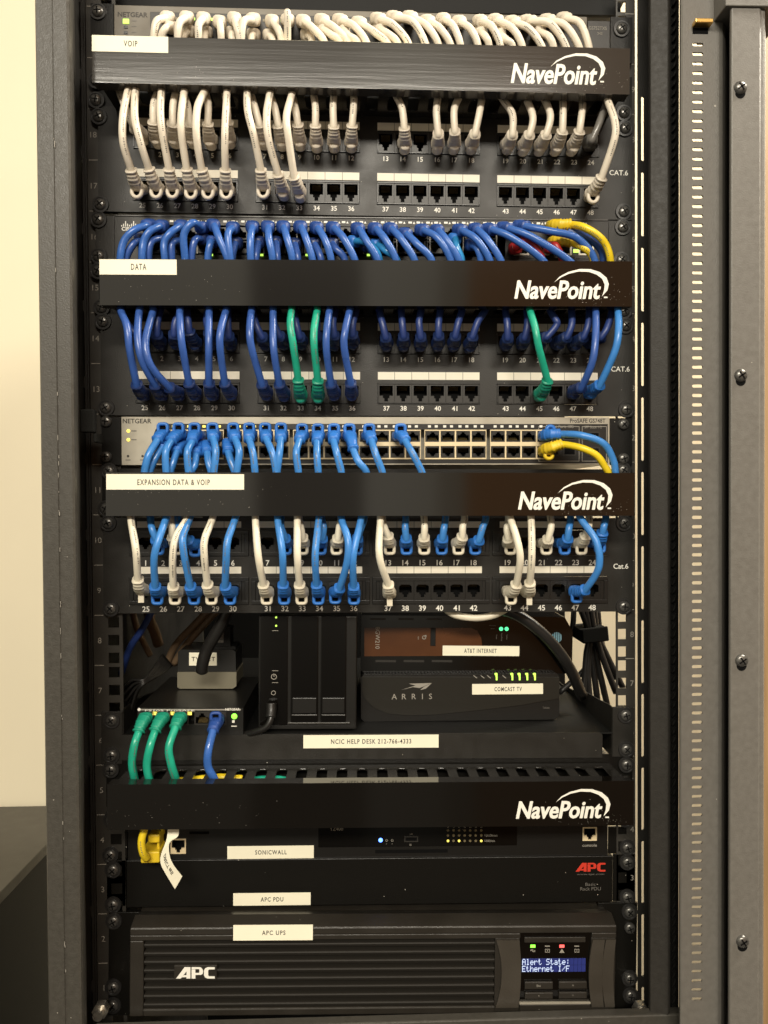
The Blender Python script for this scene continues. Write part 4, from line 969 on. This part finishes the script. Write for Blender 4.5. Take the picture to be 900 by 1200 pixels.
def panel_cable(key, port, col, tip, E, mids, em, latch='ring', **k):
    low = port > 24; d_top = 54 if low else 37
    pts = [(x, y, d_top) for x, y in mids] + [(em[0], em[1], 43 if low else 31)]
    where = {'a': 'topmost patch panel', 'b': 'patch panel below the DATA sticker', 'c': 'lowest patch panel'}[key]
    cable(PORT[(key, port)], (tip[0], tip[1]-(11 if key == 'a' else 9)), (*E, 41 if low else 36), pts, col, '%s patch cable in port %s of the %s' % (NAMES[col], words(port), where),
          'patch cables in the '+where, latch=latch, dT=23 if low else 21, **k)
A = [   # topmost panel
 (1, 'white', (165, 168), (158, 150), [(150, 135)], (139, 104), 'nose'), (2, 'white', (183, 172), (179.6, 143), [(181, 122)], (186, 103), 'nose'),
 (3, 'white', (203.7, 172), (202, 145), [(203, 122)], (208.5, 103), 'nose'), (4, 'white', (224.7, 172), (222, 145), [(219, 122)], (213, 103), 'nose'),
 (5, 'white', (246, 174), (243.6, 145), [(244, 122)], (241, 104), 'nose'), (6, 'white', (268, 172), (267, 143), [(266, 122)], (264, 104), 'nose'),
 (7, 'white', (308.4, 173.5), (304, 146), [(299, 128)], (292, 107), 'nose'), (8, 'white', (329.8, 175), (326, 147), [(323, 127)], (316, 108), 'nose'),
 (9, 'white', (351, 175), (349, 146), [(348, 130)], (343, 113), 'nose'), (10, 'white', (370.7, 177), (369.6, 147), [(369, 125)], (366.4, 107), 'nose'),
 (11, 'white', (391.3, 177), (391, 148), [(391, 125)], (391, 105), 'nose'), (12, 'white', (411.6, 177), (412.6, 147), [(413.5, 125)], (414, 107), 'nose'),
 (14, 'white', (474.5, 179), (473.8, 150), [(471, 128)], (463, 110), 'nose'), (16, 'white', (513, 179), (513.6, 157), [(511, 130)], (514.5, 108), 'nose'),
 (17, 'white', (532.4, 179), (533, 154), [(533, 128)], (539.5, 108), 'nose'), (18, 'white', (553, 179), (556.6, 157), [(561, 132)], (565, 110), 'nose'),
 (19, 'white', (596, 179), (600.4, 158), [(600.5, 135)], (589, 115), 'nose'), (20, 'white', (614.8, 181), (620.4, 158), [(624, 138)], (615, 111), 'nose'),
 (21, 'white', (633.7, 181), (640, 158), [(645.5, 136)], (638, 111), 'nose'), (22, 'white', (652.6, 181), (659, 154), [(661, 133)], (659, 115), 'nose'),
 (23, 'white', (672, 181), (679, 154), [(681, 137)], (682, 118), 'nose'), (24, 'smoke', (690, 178), (694, 164), [(702, 142)], (710, 118), None),
 (25, 'white', (162, 232), (153.6, 199), [(145.5, 168), (144, 135)], (151, 104), 'ring'), (26, 'white', (184.5, 232), (174.5, 198), [(164.5, 167), (157.5, 135)], (159, 106), 'ring'),
 (27, 'white', (203.5, 232), (198, 198), [(191, 155), (189, 130)], (188, 108), 'ring'), (28, 'white', (225, 233), (218.7, 198), [(213.5, 155), (212, 130)], (215, 107), 'ring'),
 (29, 'white', (245, 233), (236.5, 199), [(231.5, 160), (232.5, 128)], (239, 107), 'ring'), (30, 'white', (266, 233), (264, 199), [(264, 155)], (266, 104), 'ring'),
 (31, 'white', (309, 232), (305.6, 199), [(296.5, 160), (291.5, 130)], (290, 107), 'ring'), (32, 'white', (331.5, 234), (326, 204), [(315, 162), (311.5, 135)], (316.5, 110), 'nose'),
 (33, 'white', (351, 236), (344.7, 207), [(337.5, 160), (336.5, 135)], (342, 112), 'nose'), (48, 'white', (693, 238), (705, 208), [(719, 165), (721, 142)], (713, 117), 'ring')]
for a in A: panel_cable('a', *a)
Bp = [
 (1, 'dark', (166, 408), (163, 394), [(154, 385)], (142, 364), 'nose'), (2, 'dark', (186.7, 409), (184, 392), [(184, 378)], (187.8, 362), 'nose'), (3, 'dark', (206, 409), (204, 392), [(206, 378)], (212.7, 361), 'nose'),
 (4, 'dark', (228.7, 410.5), (222, 389), [(220, 376)], (219.8, 362), 'nose'), (5, 'dark', (247.5, 409), (245, 390), [(242, 377)], (243, 362), 'nose'),
 (6, 'dark', (269.6, 410), (268, 394), [(267, 378)], (268, 361), 'nose'), (7, 'dark', (310.4, 410), (307, 395), [(300, 380)], (295, 362), 'nose'), (8, 'dark', (331.8, 409), (327.5, 394), [(322, 380)], (320, 362), 'nose'),
 (9, 'dark', (353, 409), (351, 395), [(347, 380)], (344, 362), 'nose'), (10, 'dark', (373, 409), (371, 394), [(370, 378)], (371, 362), 'nose'), (11, 'dark', (391.5, 410), (391.5, 393), [(391, 378)], (394, 361), 'nose'),
 (12, 'dark', (413.8, 409), (413, 392), [(413.5, 378)], (418, 361), 'nose'), (13, 'dark', (453, 411), (452, 395.5), [(449, 380)], (445, 361), 'nose'), (14, 'dark', (473, 411), (473, 394), [(471.5, 378)], (469, 361), 'nose'),
 (15, 'dark', (493, 411), (493, 395), [(492, 378)], (493, 361), 'nose'), (16, 'dark', (513.3, 411), (514, 393.6), [(515, 378)], (517.5, 361), 'nose'), (17, 'dark', (532, 411), (533.6, 394), [(537, 378)], (542, 361), 'nose'),
 (18, 'dark', (550.7, 412.5), (554, 394.5), [(560, 378)], (569, 361), 'nose'), (19, 'dark', (594, 410), (595, 396), [(594, 380)], (593, 361), 'nose'), (20, 'dark', (613, 409), (615, 396), [(617, 380)], (616, 361), 'nose'),
 (21, 'dark', (634, 407), (641, 395), [(651, 382), (652, 374)], (644, 361), 'nose'), (22, 'dark', (656, 409), (664.4, 395), [(671, 380)], (669, 361), 'nose'), (23, 'dark', (675, 410), (684, 395), [(690, 380)], (691, 361), 'nose'),
 (24, 'dark', (698, 405), (704, 396), [(712, 383)], (716, 361), 'nose'),
 (25, 'navy', (166.4, 469), (160, 450.5), [(152.5, 410), (148, 382)], (142.5, 361), 'nose'), (26, 'navy', (188, 469), (181.7, 451), [(167, 424), (161, 395)], (165, 361), 'nose'),
 (27, 'navy', (208, 469), (198.5, 454), [(178, 430), (169.5, 400)], (178, 364), 'nose'), (28, 'navy', (228, 469), (221.6, 449), [(213, 410), (211, 385)], (212, 361), 'nose'),
 (29, 'navy', (248, 469), (245, 449), [(245, 405)], (246.5, 361), 'nose'), (30, 'navy', (270, 469), (263.5, 449), [(257.5, 408), (258.5, 385)], (265, 361), 'nose'),
 (31, 'navy', (312, 469), (307, 450), [(296, 408), (293.5, 385)], (294.5, 361), 'nose'), (32, 'navy', (332.5, 470), (327.5, 450), [(321.5, 408)], (321, 361), 'nose'),
 (33, 'green', (352.4, 472), (349.5, 445), [(343.5, 405), (341, 380)], (341, 361), 'nose'), (34, 'green', (372.7, 472), (372.5, 446), [(368, 410), (368, 385)], (372.5, 361), 'nose'),
 (35, 'navy', (391.5, 469), (388, 450), [(382, 410), (382, 385)], (385.5, 361), 'nose'), (36, 'navy', (412, 469), (411, 449), [(404.5, 408), (405, 385)], (410, 361), 'nose'),
 (45, 'green', (634, 470), (641.5, 446), [(631, 408), (627, 385)], (621.5, 361), 'nose'), (47, 'navy', (673, 467), (681.5, 454), [(693, 425), (697, 395)], (697.5, 361), 'nose'),
 (48, 'azure', (693, 467), (703, 451), [(720, 412), (725, 385)], (724, 361), 'nose')]
for a in Bp: panel_cable('b', *a)
Cp = [
 (2, 'azure', (187, 646), (183, 632), [(178, 620)], (176, 607), 'box'), (3, 'ivory', (208, 646), (202, 629), [(201, 618)], (201, 607), 'box'), (4, 'azure', (230, 648), (221, 633), [(212, 620)], (209, 607), 'box'),
 (8, 'azure', (335.5, 646), (334, 631), [(330, 618)], (328, 607), 'box'), (9, 'ivory', (355, 646), (354.5, 630), [(352, 618)], (350, 607), 'box'), (10, 'azure', (376, 646), (377.5, 631), [(378, 618)], (377, 607), 'box'),
 (11, 'ivory', (394.5, 646), (396, 631), [(399, 618)], (400, 607), 'box'), (12, 'azure', (418, 646), (419, 631), [(424, 618)], (426, 607), 'box'),
 (13, 'ivory', (456.4, 646), (454.7, 628), [(451, 618)], (449, 607), 'box'), (14, 'azure', (476, 646), (476, 631), [(475.5, 618)], (474.2, 607), 'box'), (15, 'ivory', (496.6, 646), (497, 630), [(497, 618)], (496.6, 607), 'box'),
 (16, 'azure', (516.9, 646), (518.7, 631), [(520, 618)], (522.2, 607), 'box'), (17, 'ivory', (536.4, 646), (541.8, 629), [(543, 618)], (543.6, 607), 'box'), (18, 'azure', (556, 646), (561.3, 633), [(566, 618)], (568.4, 607), 'box'),
 (19, 'ivory', (597, 646), (595.5, 631), [(595, 618)], (595, 607), 'box'), (21, 'ivory', (638.7, 646), (642.2, 632), [(645.5, 618)], (644.5, 607), 'box'), (22, 'azure', (660, 646), (665.3, 631), [(668, 618)], (669, 607), 'box'),
 (23, 'ivory', (679.6, 646), (686, 628), [(689, 618)], (690, 607), 'box'), (24, 'azure', (701, 644), (706, 624), [(709, 616)], (710, 607), 'box'),
 (25, 'ivory', (167, 700), (161.5, 679), [(158, 645)], (154, 607), 'tab'), (26, 'azure', (186, 704), (181.7, 687), [(182, 655), (187, 630)], (194, 607), 'box'), (27, 'ivory', (206.6, 704), (203, 687), [(201.5, 655), (207, 630)], (221, 607), 'box'),
 (28, 'azure', (228.7, 704), (223, 687), [(214.5, 650), (214, 628)], (222, 607), 'box'), (29, 'ivory', (249, 704), (243, 685), [(239, 650), (240, 630)], (248.5, 607), 'box'), (30, 'azure', (270.6, 704), (264, 687), [(264, 655), (268, 632)], (276, 607), 'box'),
 (31, 'ivory', (313.3, 704), (308.7, 685), [(301.5, 650)], (299.5, 607), 'box'), (32, 'azure', (333.6, 704), (331.8, 685), [(331.5, 650)], (326.4, 607), 'box'), (33, 'ivory', (353.8, 704), (351, 685), [(348.5, 650)], (348.8, 607), 'box'),
 (34, 'azure', (373.4, 704), (371, 685), [(368.5, 650)], (374, 607), 'box'), (35, 'azure', (393, 703), (398, 689), [(405.5, 658), (407, 632)], (400.5, 607), 'box'), (36, 'azure', (414.8, 704), (414.5, 687), [(414.5, 650)], (422.5, 607), 'box'),
 (37, 'ivory', (456.4, 704), (455, 685), [(445.5, 650)], (445.5, 607), 'tab'), (43, 'ivory', (597.5, 704), (605, 685), [(610, 655), (607, 632)], (597, 607), 'box'), (44, 'ivory', (619, 703), (621, 683), [(622, 650)], (622, 607), 'tab'),
 (47, 'azure', (674, 702), (686, 691), [(700.5, 664), (698, 634)], (680, 607), 'box')]
for a in Cp: panel_cable('c', *a)
# cables leaving the switches and dropping behind the covers
def drop(i, src, start, path, end, col, label, group, boot=True, d0=6, top=40, r=3.05, bd=(5.6, 4.8), latch=None, dip=1):
    P0 = W(start[0], start[1], d0-2)
    root = thing('patch_cable', P0, label, 'patch cable', group)
    T = W(start[0], start[1], d0+19)
    nx = path[0] if path else end
    mid = Vector((T.x, T.y, T.z)); ex = W(start[0]+(nx[0]-start[0])*.22, start[1]+(nx[1]-start[1])*.10, top-6)
    b = MB(); bp = catmull([P0, (P0+T)/2, T, ex], 9)
    sweep(b, bp, lambda t: (ribs(t, bd[0], 3.9, .55, .95, 3), ribs(t, bd[1], 3.9, .55, .95, 3)), 14, sq=.34)
    b.build('plug', 'b_'+col if 'b_'+col in M else 'b_azure', root, origin=P0)
    pts = [bp[-6], ex] + [W(x, y, top+(q[0] if q else 0)) for x, y, *q in path]
    e = W(end[0], end[1], top-1 if len(end) < 3 else end[2]); pts += [e, Vector((e.x+(e.x-pts[-1].x)*.2, e.y+7, e.z-15*dip)), Vector((e.x, e.y+18, e.z-26*dip))]
    cord('cord', root, pts, r, 'c_'+col, P0)
    return root
g = 'pale grey cables leaving the topmost switch'
TOPS = [((221, 37), [], (213, 46)), ((241, 38), [], (239, 46)), ((272, 39), [], (272, 46)), ((297, 41), [], (296, 47)), ((200, 32), [(193, 34)], (190, 44)),
 ((196.5, 21), [(184.5, 26)], (180, 44)), ((219, 21), [(209, 28)], (207.5, 45)), ((238.5, 22), [(234, 30)], (232.5, 45)), ((257.5, 26), [(258.5, 34)], (258.5, 46)),
 ((274.7, 22), [(278, 32)], (279.5, 46)), ((297, 23), [(286, 26)], (282.5, 46)), ((316, 42), [], (318, 48)), ((319, 25), [(326, 35)], (331, 48)), ((337, 24), [(336.5, 15, 8)], (336.5, 48)),
 ((360, 41), [], (366, 48)), ((355, 25), [(367, 33)], (380.5, 50)), ((378, 35), [(388, 42)], (398, 50)), ((376.7, 24), [(392, 33)], (407.5, 50)), ((397.7, 24), [(415, 32)], (430, 51)), ((402, 36), [(410, 42)], (420, 50)),
 ((419.8, 27), [(438, 38)], (455, 52)), ((444, 35), [(455, 40)], (466, 50)), ((442, 22.5), [(462, 29)], (480, 52)), ((460.7, 20.5), [(484, 27)], (500, 53)), ((479.3, 20.5), [(499, 30)], (513, 53)),
 ((500.3, 25), [(517, 35)], (529, 53)), ((519, 23), [(531, 32)], (539.5, 54)), ((537.5, 26), [(551, 34)], (560.5, 55)), ((563, 38), [(568, 44)], (574, 54)), ((562, 25), [(577, 32)], (587.5, 56)),
 ((579.5, 24), [(600, 33)], (613, 57)), ((585, 40), [(592, 46)], (600, 56)), ((599.3, 26), [(620, 36)], (637, 58)), ((631, 38), [(642, 44)], (650, 57)), ((617, 25), [(646, 29)], (663, 58)),
 ((640, 24), [(664, 30)], (680.5, 58)), ((660, 22), [(680, 29)], (690, 59))]
for i, (s_, p_, e_) in enumerate(TOPS):
    drop(i, 't', s_, p_, (e_[0], e_[1]), 'white', 'pale grey cable, %s from the left among those curling over the VOIP cover' % nth(i+1), g, top=40 + (3 if p_ else -6), d0=4)
g = 'blue cables leaving the dark fronted switch'
CIS = [((165.5, 281), [(156, 286)], (149, 303), 'navy'), ((191, 279), [(178, 284)], (173, 303), 'navy'), ((211, 282), [(203, 287)], (200.5, 303), 'navy'), ((236.7, 280), [(228, 281)], (224.4, 303), 'navy'), ((249, 283), [(245.5, 287)], (244.4, 304), 'blue'), ((276.7, 285), [], (272, 303), 'navy'),
 ((175.5, 264), [(156, 270), (146, 283)], (141, 303), 'blue'), ((190, 265), [(176, 271), (168, 284)], (165.5, 303), 'blue'), ((213, 265), [(200, 272), (193.5, 285)], (192, 303), 'blue'), ((237, 267), [(226, 262, 4), (216, 275, 4)], (215.5, 303), 'blue'),
 ((250, 264), [(257, 276)], (267, 304), 'blue'), ((273, 267), [(267, 277)], (269.5, 303), 'blue'),
 ((303, 284), [], (300, 302), 'navy'), ((323, 284), [], (326, 302), 'navy'), ((345, 286), [], (349, 303), 'navy'), ((368, 286), [], (375, 303), 'navy'), ((389, 286), [(395, 291)], (403, 304), 'navy'), ((430, 288), [], (440, 303), 'navy'),
 ((296, 266), [(294.5, 280)], (294.5, 303), 'blue'), ((314, 266), [(316, 280)], (319, 303), 'blue'), ((332, 266), [(336, 280)], (342, 304), 'blue'), ((352, 266), [(359, 280)], (365.5, 304), 'blue'),
 ((371, 267), [(380, 280)], (388, 304), 'blue'), ((390, 267), [(402, 280)], (415.5, 305), 'blue'), ((419, 268), [(430, 282)], (443, 304), 'blue'), ((415, 283), [(428, 283), (438, 292)], (444, 304), 'teal'), ((441, 287), [(453, 293)], (466, 304), 'teal'),
 ((439, 268), [(452, 280)], (464, 304), 'blue'), ((457, 268), [(472, 281)], (486, 305), 'blue'), ((474, 274), [(490, 287)], (506, 305), 'blue'), ((494, 269.5), [(512, 280)], (529, 304), 'blue'), ((512, 270), [(524, 281)], (537, 304), 'blue'),
 ((533, 280), [(536, 289)], (541, 305), 'teal'), ((552, 287), [(559, 292)], (564, 306), 'blue'), ((538, 269.5), [(558, 281)], (574, 307), 'blue'), ((556.7, 268.5), [(573, 282)], (588, 307), 'blue'),
 ((572, 268.5), [(600, 279)], (637, 307), 'blue'), ((590, 267), [(626, 279)], (669, 307), 'blue'), ((609, 265), [(645, 271), (676, 279)], (695, 301), 'blue'), ((655, 268), [(690, 280)], (706, 296), 'navy')]
for i, (s_, p_, e_, c_) in enumerate(CIS):
    low = s_[1] > 277
    drop(i, 'd', s_, p_, e_, c_, '%s cable, %s of those curling over the DATA cover' % ({'teal': 'glossy light blue', 'navy': 'dark blue', 'blue': 'blue'}[c_], nth(i+1)), g, top=(38 if low else 43) if i != 39 else 34, d0=8)
drop(0, 'd', (604, 291), [(612, 281), (623, 284)], (634, 302), 'red', 'deep red cable, the one leaving the dark fronted switch nearest its middle', g+' and red ones', top=36, d0=8)
drop(0, 'd', (645, 290), [(652, 288)], (660, 304), 'red', 'deep red cable half hidden between a blue and a yellow cable over the DATA cover', g+' and red ones', top=36, d0=8)
def sideways(P0p, blk, pts, col, label, group, latch=None, r=3.05):
    P0 = W(*P0p, 6); root = thing('patch_cable', P0, label, 'patch cable', group)
    path = catmull([P0, W(blk[0][0], blk[0][1], 22)] + [W(x, y, 30) for x, y in blk[1:]], 9); b = MB()
    sweep(b, path, lambda t: (ribs(t, 4.8, 3.9, .38, .94, 6), ribs(t, 5.6, 3.9, .38, .94, 6)), 14, sq=.34, up=Vector((1, 0, 0)))
    pl = b.build('plug', 'b_'+col, root, origin=P0)
    if latch: q = MB(); loop(q, W(*latch, 26), 3.2, 2.6, 1.7, 1); q.build('latch', 'b_'+col, pl, origin=(0, 0, 0)).location = -P0*.001
    cord('cord', root, [path[-5], path[-1]] + [W(*p) for p in pts], r, 'c_'+col, P0)
sideways((646, 265), [(649, 264.5), (657, 263.5), (668, 263)], [(684, 267, 44), (700, 276, 46), (710, 289, 44), (715, 304, 42), (716, 325, 34)], 'yellow', 'upper yellow cable arching from the dark fronted switch over the DATA cover', 'yellow cables')
sideways((648, 284), [(651, 283), (659, 282), (669, 284)], [(683, 289, 42), (691, 297, 42), (696, 306, 40), (697, 322, 34)], 'yellow', 'lower yellow cable curving out of the dark fronted switch beside the green light', 'yellow cables')
sideways((637, 511), [(640, 510), (647, 509), (655, 508.8)], [(682, 511, 44), (706, 520, 46), (718, 537, 44), (720.5, 553, 42), (721, 575, 34)], 'azure', 'bright blue cable running sideways from the silver switch above the yellow one', 'cables running sideways', (645, 503))
sideways((637, 529), [(640, 527), (648, 524), (658, 520.5)], [(682, 524, 42), (700, 534, 44), (709.5, 546, 42), (712, 554, 40), (713, 575, 34)], 'yellow', 'yellow cable running sideways from the silver switch below a blue one', 'cables running sideways', (643, 534))
g = 'bright blue cables hanging from the silver fronted switch'
NG = [((192.5, 502), (184.4, 516), [(175, 533)], (169, 556)), ((210.7, 502), (200.5, 517), [(195.5, 531)], (196, 556)), ((229.3, 502), (225, 518), [(219.5, 531)], (222, 556)), ((250.4, 502), (250, 514), [(253, 530)], (251, 556)),
 ((274.4, 502), (275.6, 514.5), [(281, 531)], (278, 556)), ((293, 502), (292, 514.5), [(295.5, 532)], (299, 556)), ((311.6, 502), (312.2, 514.5), [(319, 532)], (325, 556)), ((330, 502), (329, 514.5), [(328.5, 532)], (325, 554)),
 ((354.5, 503), (351, 516), [(346.5, 532)], (349.5, 556)), ((373, 503), (371.6, 518), [(371.5, 535)], (373.8, 556)), ((391.6, 503), (391, 517), [(394.5, 533)], (401, 556)), ((409.6, 503), (414, 527), [(419, 540)], (430, 555)),
 ((432.7, 503), (435.6, 517), [(440, 533)], (448, 556)), ((469.3, 503), (475, 517), [(484, 534)], (496, 556))]
ncol = [0, 1, 2, 3, 4, 5, 6, 7, 8, 9, 10, 11, 12, 14]
for i, (t_, e_, p_, x_) in enumerate(NG):
    long_ = i == 11
    cable(PORT[('n', 0, ncol[i])], (t_[0], t_[1]+7), (*e_, 36 if not long_ else 38), [(x, y, 43) for x, y in p_] + [(x_[0], x_[1], 41)], 'azure',
          'bright blue cable in the upper row of the silver switch, %s from the NETGEAR lettering' % nth(i+1), g, s=-1, latch='box', hide=1, nr=7 if long_ else 4)
for i, (t_, e_, x_, c_) in enumerate((((196, 520), (189, 526), (174, 555), 0), ((212, 522), (207, 530), (199, 556), 1), ((233, 523), (230, 533), (225, 556), 2), ((243, 522), (243, 531), (247, 556), 3), ((268, 520), (267.5, 530), (275, 556), 4))):
    cable(PORT[('n', 1, c_)], t_, (*e_, 32), [((e_[0]+x_[0])/2, (e_[1]+x_[1])/2, 36), (x_[0], x_[1], 36)], 'azure', 'bright blue cable in the lower row of the silver switch, %s from the NETGEAR lettering' % nth(i+1), g, s=-1, latch=None, hide=1, dT=19)
g = 'cables of the small five-port switch'
for i, (pt, t_, e_, p_, c_) in enumerate(((0, (170.5, 836), (162.5, 858), [(157, 872, 36), (154, 893, 34), (158, 911, 30)], 'green'), (1, (190.5, 836), (181.5, 857), [(176.5, 876, 38), (172.5, 897, 36), (175, 918, 32)], 'green'),
                                   (2, (211, 836), (205.5, 853), [(199, 876, 38), (200, 895, 36), (206, 911, 30)], 'green'), (4, (254, 840), (249.5, 857), [(243.5, 880, 38), (244.5, 899, 36), (252, 914, 32)], 'blue'))):
    cable(PORT[('s', pt)], (t_[0], t_[1]+5), (*e_, 30), p_, c_, ('green cable, %s from the cabinet post, hanging from the small switch' % nth(i+1)) if c_ == 'green' else 'blue cable hanging from the small five-port switch by its green light', g, s=-1, latch='box' if c_ != 'green' else None, hide=1, nr=5, dT=17, he=4.1, r=3.4)
def plain(name, pts, r, m, label, cat, group=None, n=6, sides=12, end=None):
    P = [W(*p) for p in pts]; path = catmull(P, n); b = MB(); sweep(b, path, (lambda t: (r, r)) if end is None else (lambda t: (r*end(t), r*end(t))), sides)
    return tag(b.build(name, m, origin=P[0]), label, cat, group)
plain('patch_cable', [(205, 916, 14), (228, 914, 13), (258, 911, 12), (284, 913, 12)], 3.4, 'c_yellow', 'yellow cable lying inside the lowest cable manager, seen through its slots', 'patch cable')
plain('patch_cable', [(291, 917, 12), (303, 914, 12), (325, 913.5, 12), (343, 916, 12)], 3.4, 'c_green', 'green cable lying inside the lowest cable manager, seen through its slots', 'patch cable')
# odds and ends above the shelf
g = 'dark leads hanging behind the shelf gear'
plain('power_lead', [(268, 712, -20), (257, 735, -22), (244, 758, -26), (238, 775, -28), (236.3, 789, -32)], 5.6, 'c_black', 'thick black lead hanging in front of the TV NET charger', 'lead', g, end=lambda t: 1 if t < .97 else .55)
plain('power_lead', [(180, 712, -40), (168, 735, -44), (152, 760, -50), (142, 790, -60)], 3.2, 'c_dark', 'dark navy lead slanting down behind the cabinet rail', 'lead', g)
plain('power_lead', [(247, 712, -80), (228, 732, -84), (205, 757, -90), (195, 780, -100)], 3.6, 'c_brown', 'upper brown lead of a pair slanting behind the charger', 'lead', g)
plain('power_lead', [(258, 712, -82), (240, 731, -84), (217, 757, -90), (204, 778, -100)], 3.6, 'c_brown', 'lower brown lead of a pair slanting behind the charger', 'lead', g)
plain('power_lead', [(155, 712, -100), (160, 735, -100), (168, 752, -105), (176, 768, -110)], 3.2, 'c_brown', 'brown lead curving down in the dark corner beside the rail', 'lead', g)
plain('power_lead', [(174, 712, -120), (176, 728, -120), (181, 740, -125), (186, 756, -130)], 5.5, 'c_brown', 'thick brown lead hanging in the dark behind the navy lead', 'lead', g)
root = thing('cord_bundle', W(172, 800, -30), 'coiled bundle of thin black cord tied beside the small switch', 'cord bundle')
for i in range(11):
    a_ = i-5; P = [W(140+abs(a_)*1.5+i*.8, 820+a_*3.2, -24-i % 3*6), W(158+a_*.5, 805+a_*1.6, -20-i % 3*5), W(169, 799+a_*.5, -18-i % 3*4), W(182+a_*.5, 788+a_*.9, -34), W(196+a_*1.0, 774+a_*1.2, -60)]
    b = MB(); sweep(b, catmull(P, 6), lambda t: (1.35, 1.35), 8); b.build('strand', 'c_black', root, origin=W(172, 800, -30))
plain('power_lead', [(318, 826, -2), (318, 840, 4), (312, 852, 6), (298, 858, 2), (285, 861, -6), (276, 862, -30)], 3.0, 'c_black', 'short black lead plugged into the storage tower near its foot', 'lead', g)
plain('power_lead', [(318.2, 824, 0), (318, 833, 2), (317, 841, 5)], 4.6, 'c_black', 'black plug collar on the storage tower lead', 'plug')
plain('power_lead', [(540, 708, -25), (575, 711, -22), (605, 720, -20), (632, 739, -20), (655, 764, -24), (670, 788, -34), (682, 815, -60)], 5.4, 'c_black', 'thick black lead arching in front of the gateway with the blue globe', 'lead')
plain('patch_cable', [(520, 712, -8), (533, 720.5, -6), (556, 724, -5), (578, 721, -6), (596, 712, -8)], 3.2, 'c_ivory', 'cream cable sagging just below the lowest patch panel', 'patch cable')
g = 'black power leads fanning from the strap'
fan = [((680, 712), (690, 742), (687, 770), (684, 812)), ((684, 712), (692, 742), (694, 770), (700, 820)), ((688, 712), (694, 742), (700, 775), (712, 828)), ((692, 712), (697, 742), (706, 770), (722, 812)),
       ((696, 712), (700, 742), (712, 770), (730, 806)), ((700, 714), (703, 742), (709, 768), (722, 795)), ((686, 712), (691, 745), (689, 790), (692, 830))]
ordn = ['first', 'second', 'third', 'fourth', 'fifth', 'sixth', 'seventh']
for i, q in enumerate(fan):
    plain('power_lead', [(x, y, -110-6*(i % 3)) for x, y in q], 3.3, 'c_black', '%s black power lead of the bunch fanning down from the strap by the rail' % ordn[i], 'lead', g)
plain('power_lead', [(673, 712, -130), (668, 745, -130), (640, 800, -130)], 3.0, 'c_black', 'black lead slanting down just behind the gateway box', 'lead')
plain('power_lead', [(700, 762, -125), (684, 786, -120), (655, 812, -110)], 3.0, 'c_black', 'black lead crossing the bunch of power leads towards the modem', 'lead')
a_, b_ = W(681, 737, -98), W(712, 754, -98)
b = MB(); b.box(0, b_.x-a_.x, b_.z-a_.z, 0, 96, 99, 0); b.box(0, b_.x-a_.x, b_.z-a_.z, -1.5, 99.5, 136, 0)
o = b.build('velcro_strap', 'velcro', bevel=1.2); o.location = (a_.x*.001, 0, a_.z*.001); o.rotation_euler = (0, -.1, 0)
for v in o.data.vertices: v.co.y = v.co.y*-1 if v.co.y < 0 else v.co.y
tag(o, 'black fuzzy hook and loop strap binding the bunch of power leads', 'strap')
# yellow plug and paper flag on the firewall
P0 = W(178, 1000, 2); root = thing('patch_cable', P0, 'yellow cable with a chunky plug in the firewall, beside the paper flag', 'patch cable')
cord('cord', root, [W(172, 945, 30), W(170, 968, 32), W(166.5, 985, 34), W(167, 998, 33), W(172, 1006, 28)], 3.3, 'c_yellow', P0)
b = MB()
for x0, y0, x1, y1, d0, d1 in ((164.5, 998.5, 187, 1011.5, 2, 24), (173, 978.5, 187, 988, 2, 22), (183.5, 985, 187, 1000, 2, 18)):
    p, q = W(x0, y0, d1), W(x1, y1, d1); b.box(p.x, q.x, q.z, p.z, d0, d1)
b.v = [(x, -d, z) for x, z, d in b.v]
b.build('plug', 'b_yellow', root, origin=P0, bevel=1.3)
Lf = [(197, 960, 30), (195.5, 982, 34), (188.8, 1001, 37), (188.3, 1012, 38), (193.5, 1023, 38), (205, 1042, 36)]
Rt = [(209, 960, 30), (209, 979, 33), (199, 987, 37), (198.5, 1001, 38), (203, 1013, 38), (213.6, 1027, 36)]
Lc, Rc = catmull([W(*p) for p in Lf], 5), catmull([W(*p) for p in Rt], 5); n_ = len(Lc); P0 = Lc[0]
vs = []
for l_, r_ in zip(Lc, Rc): vs += [tuple(l_), tuple(r_), (r_.x, r_.y+.3, r_.z), (l_.x, l_.y+.3, l_.z)]
b = MB(); b.add(vs, [(4*i+k, 4*i+(k+1) % 4, 4*i+4+(k+1) % 4, 4*i+4+k) for i in range(n_-1) for k in range(4)] + [(0, 1, 2, 3), (4*n_-1, 4*n_-2, 4*n_-3, 4*n_-4)])
def along(t):
    k = min(n_-2, int(t*(n_-1))); f_ = t*(n_-1)-k; return (Lc[k]*(1-f_)+Lc[k+1]*f_), (Rc[k]*(1-f_)+Rc[k+1]*f_)
vt_, ft_, tw_, th_ = textgeo('DIRECT #5', .02); out = []
for x, y in vt_:
    l_, r_ = along(.52+.36*x/tw_); p = l_*(1-(.68-.3*y/th_)) + r_*(.68-.3*y/th_); out.append((p.x, p.y-.25, p.z))
b.add(out, ft_, 1)
tag(b.build('paper_flag', ['label', 'ink_black'], origin=P0), 'curled cream paper flag with small black writing, hanging below the yellow plug', 'paper flag')
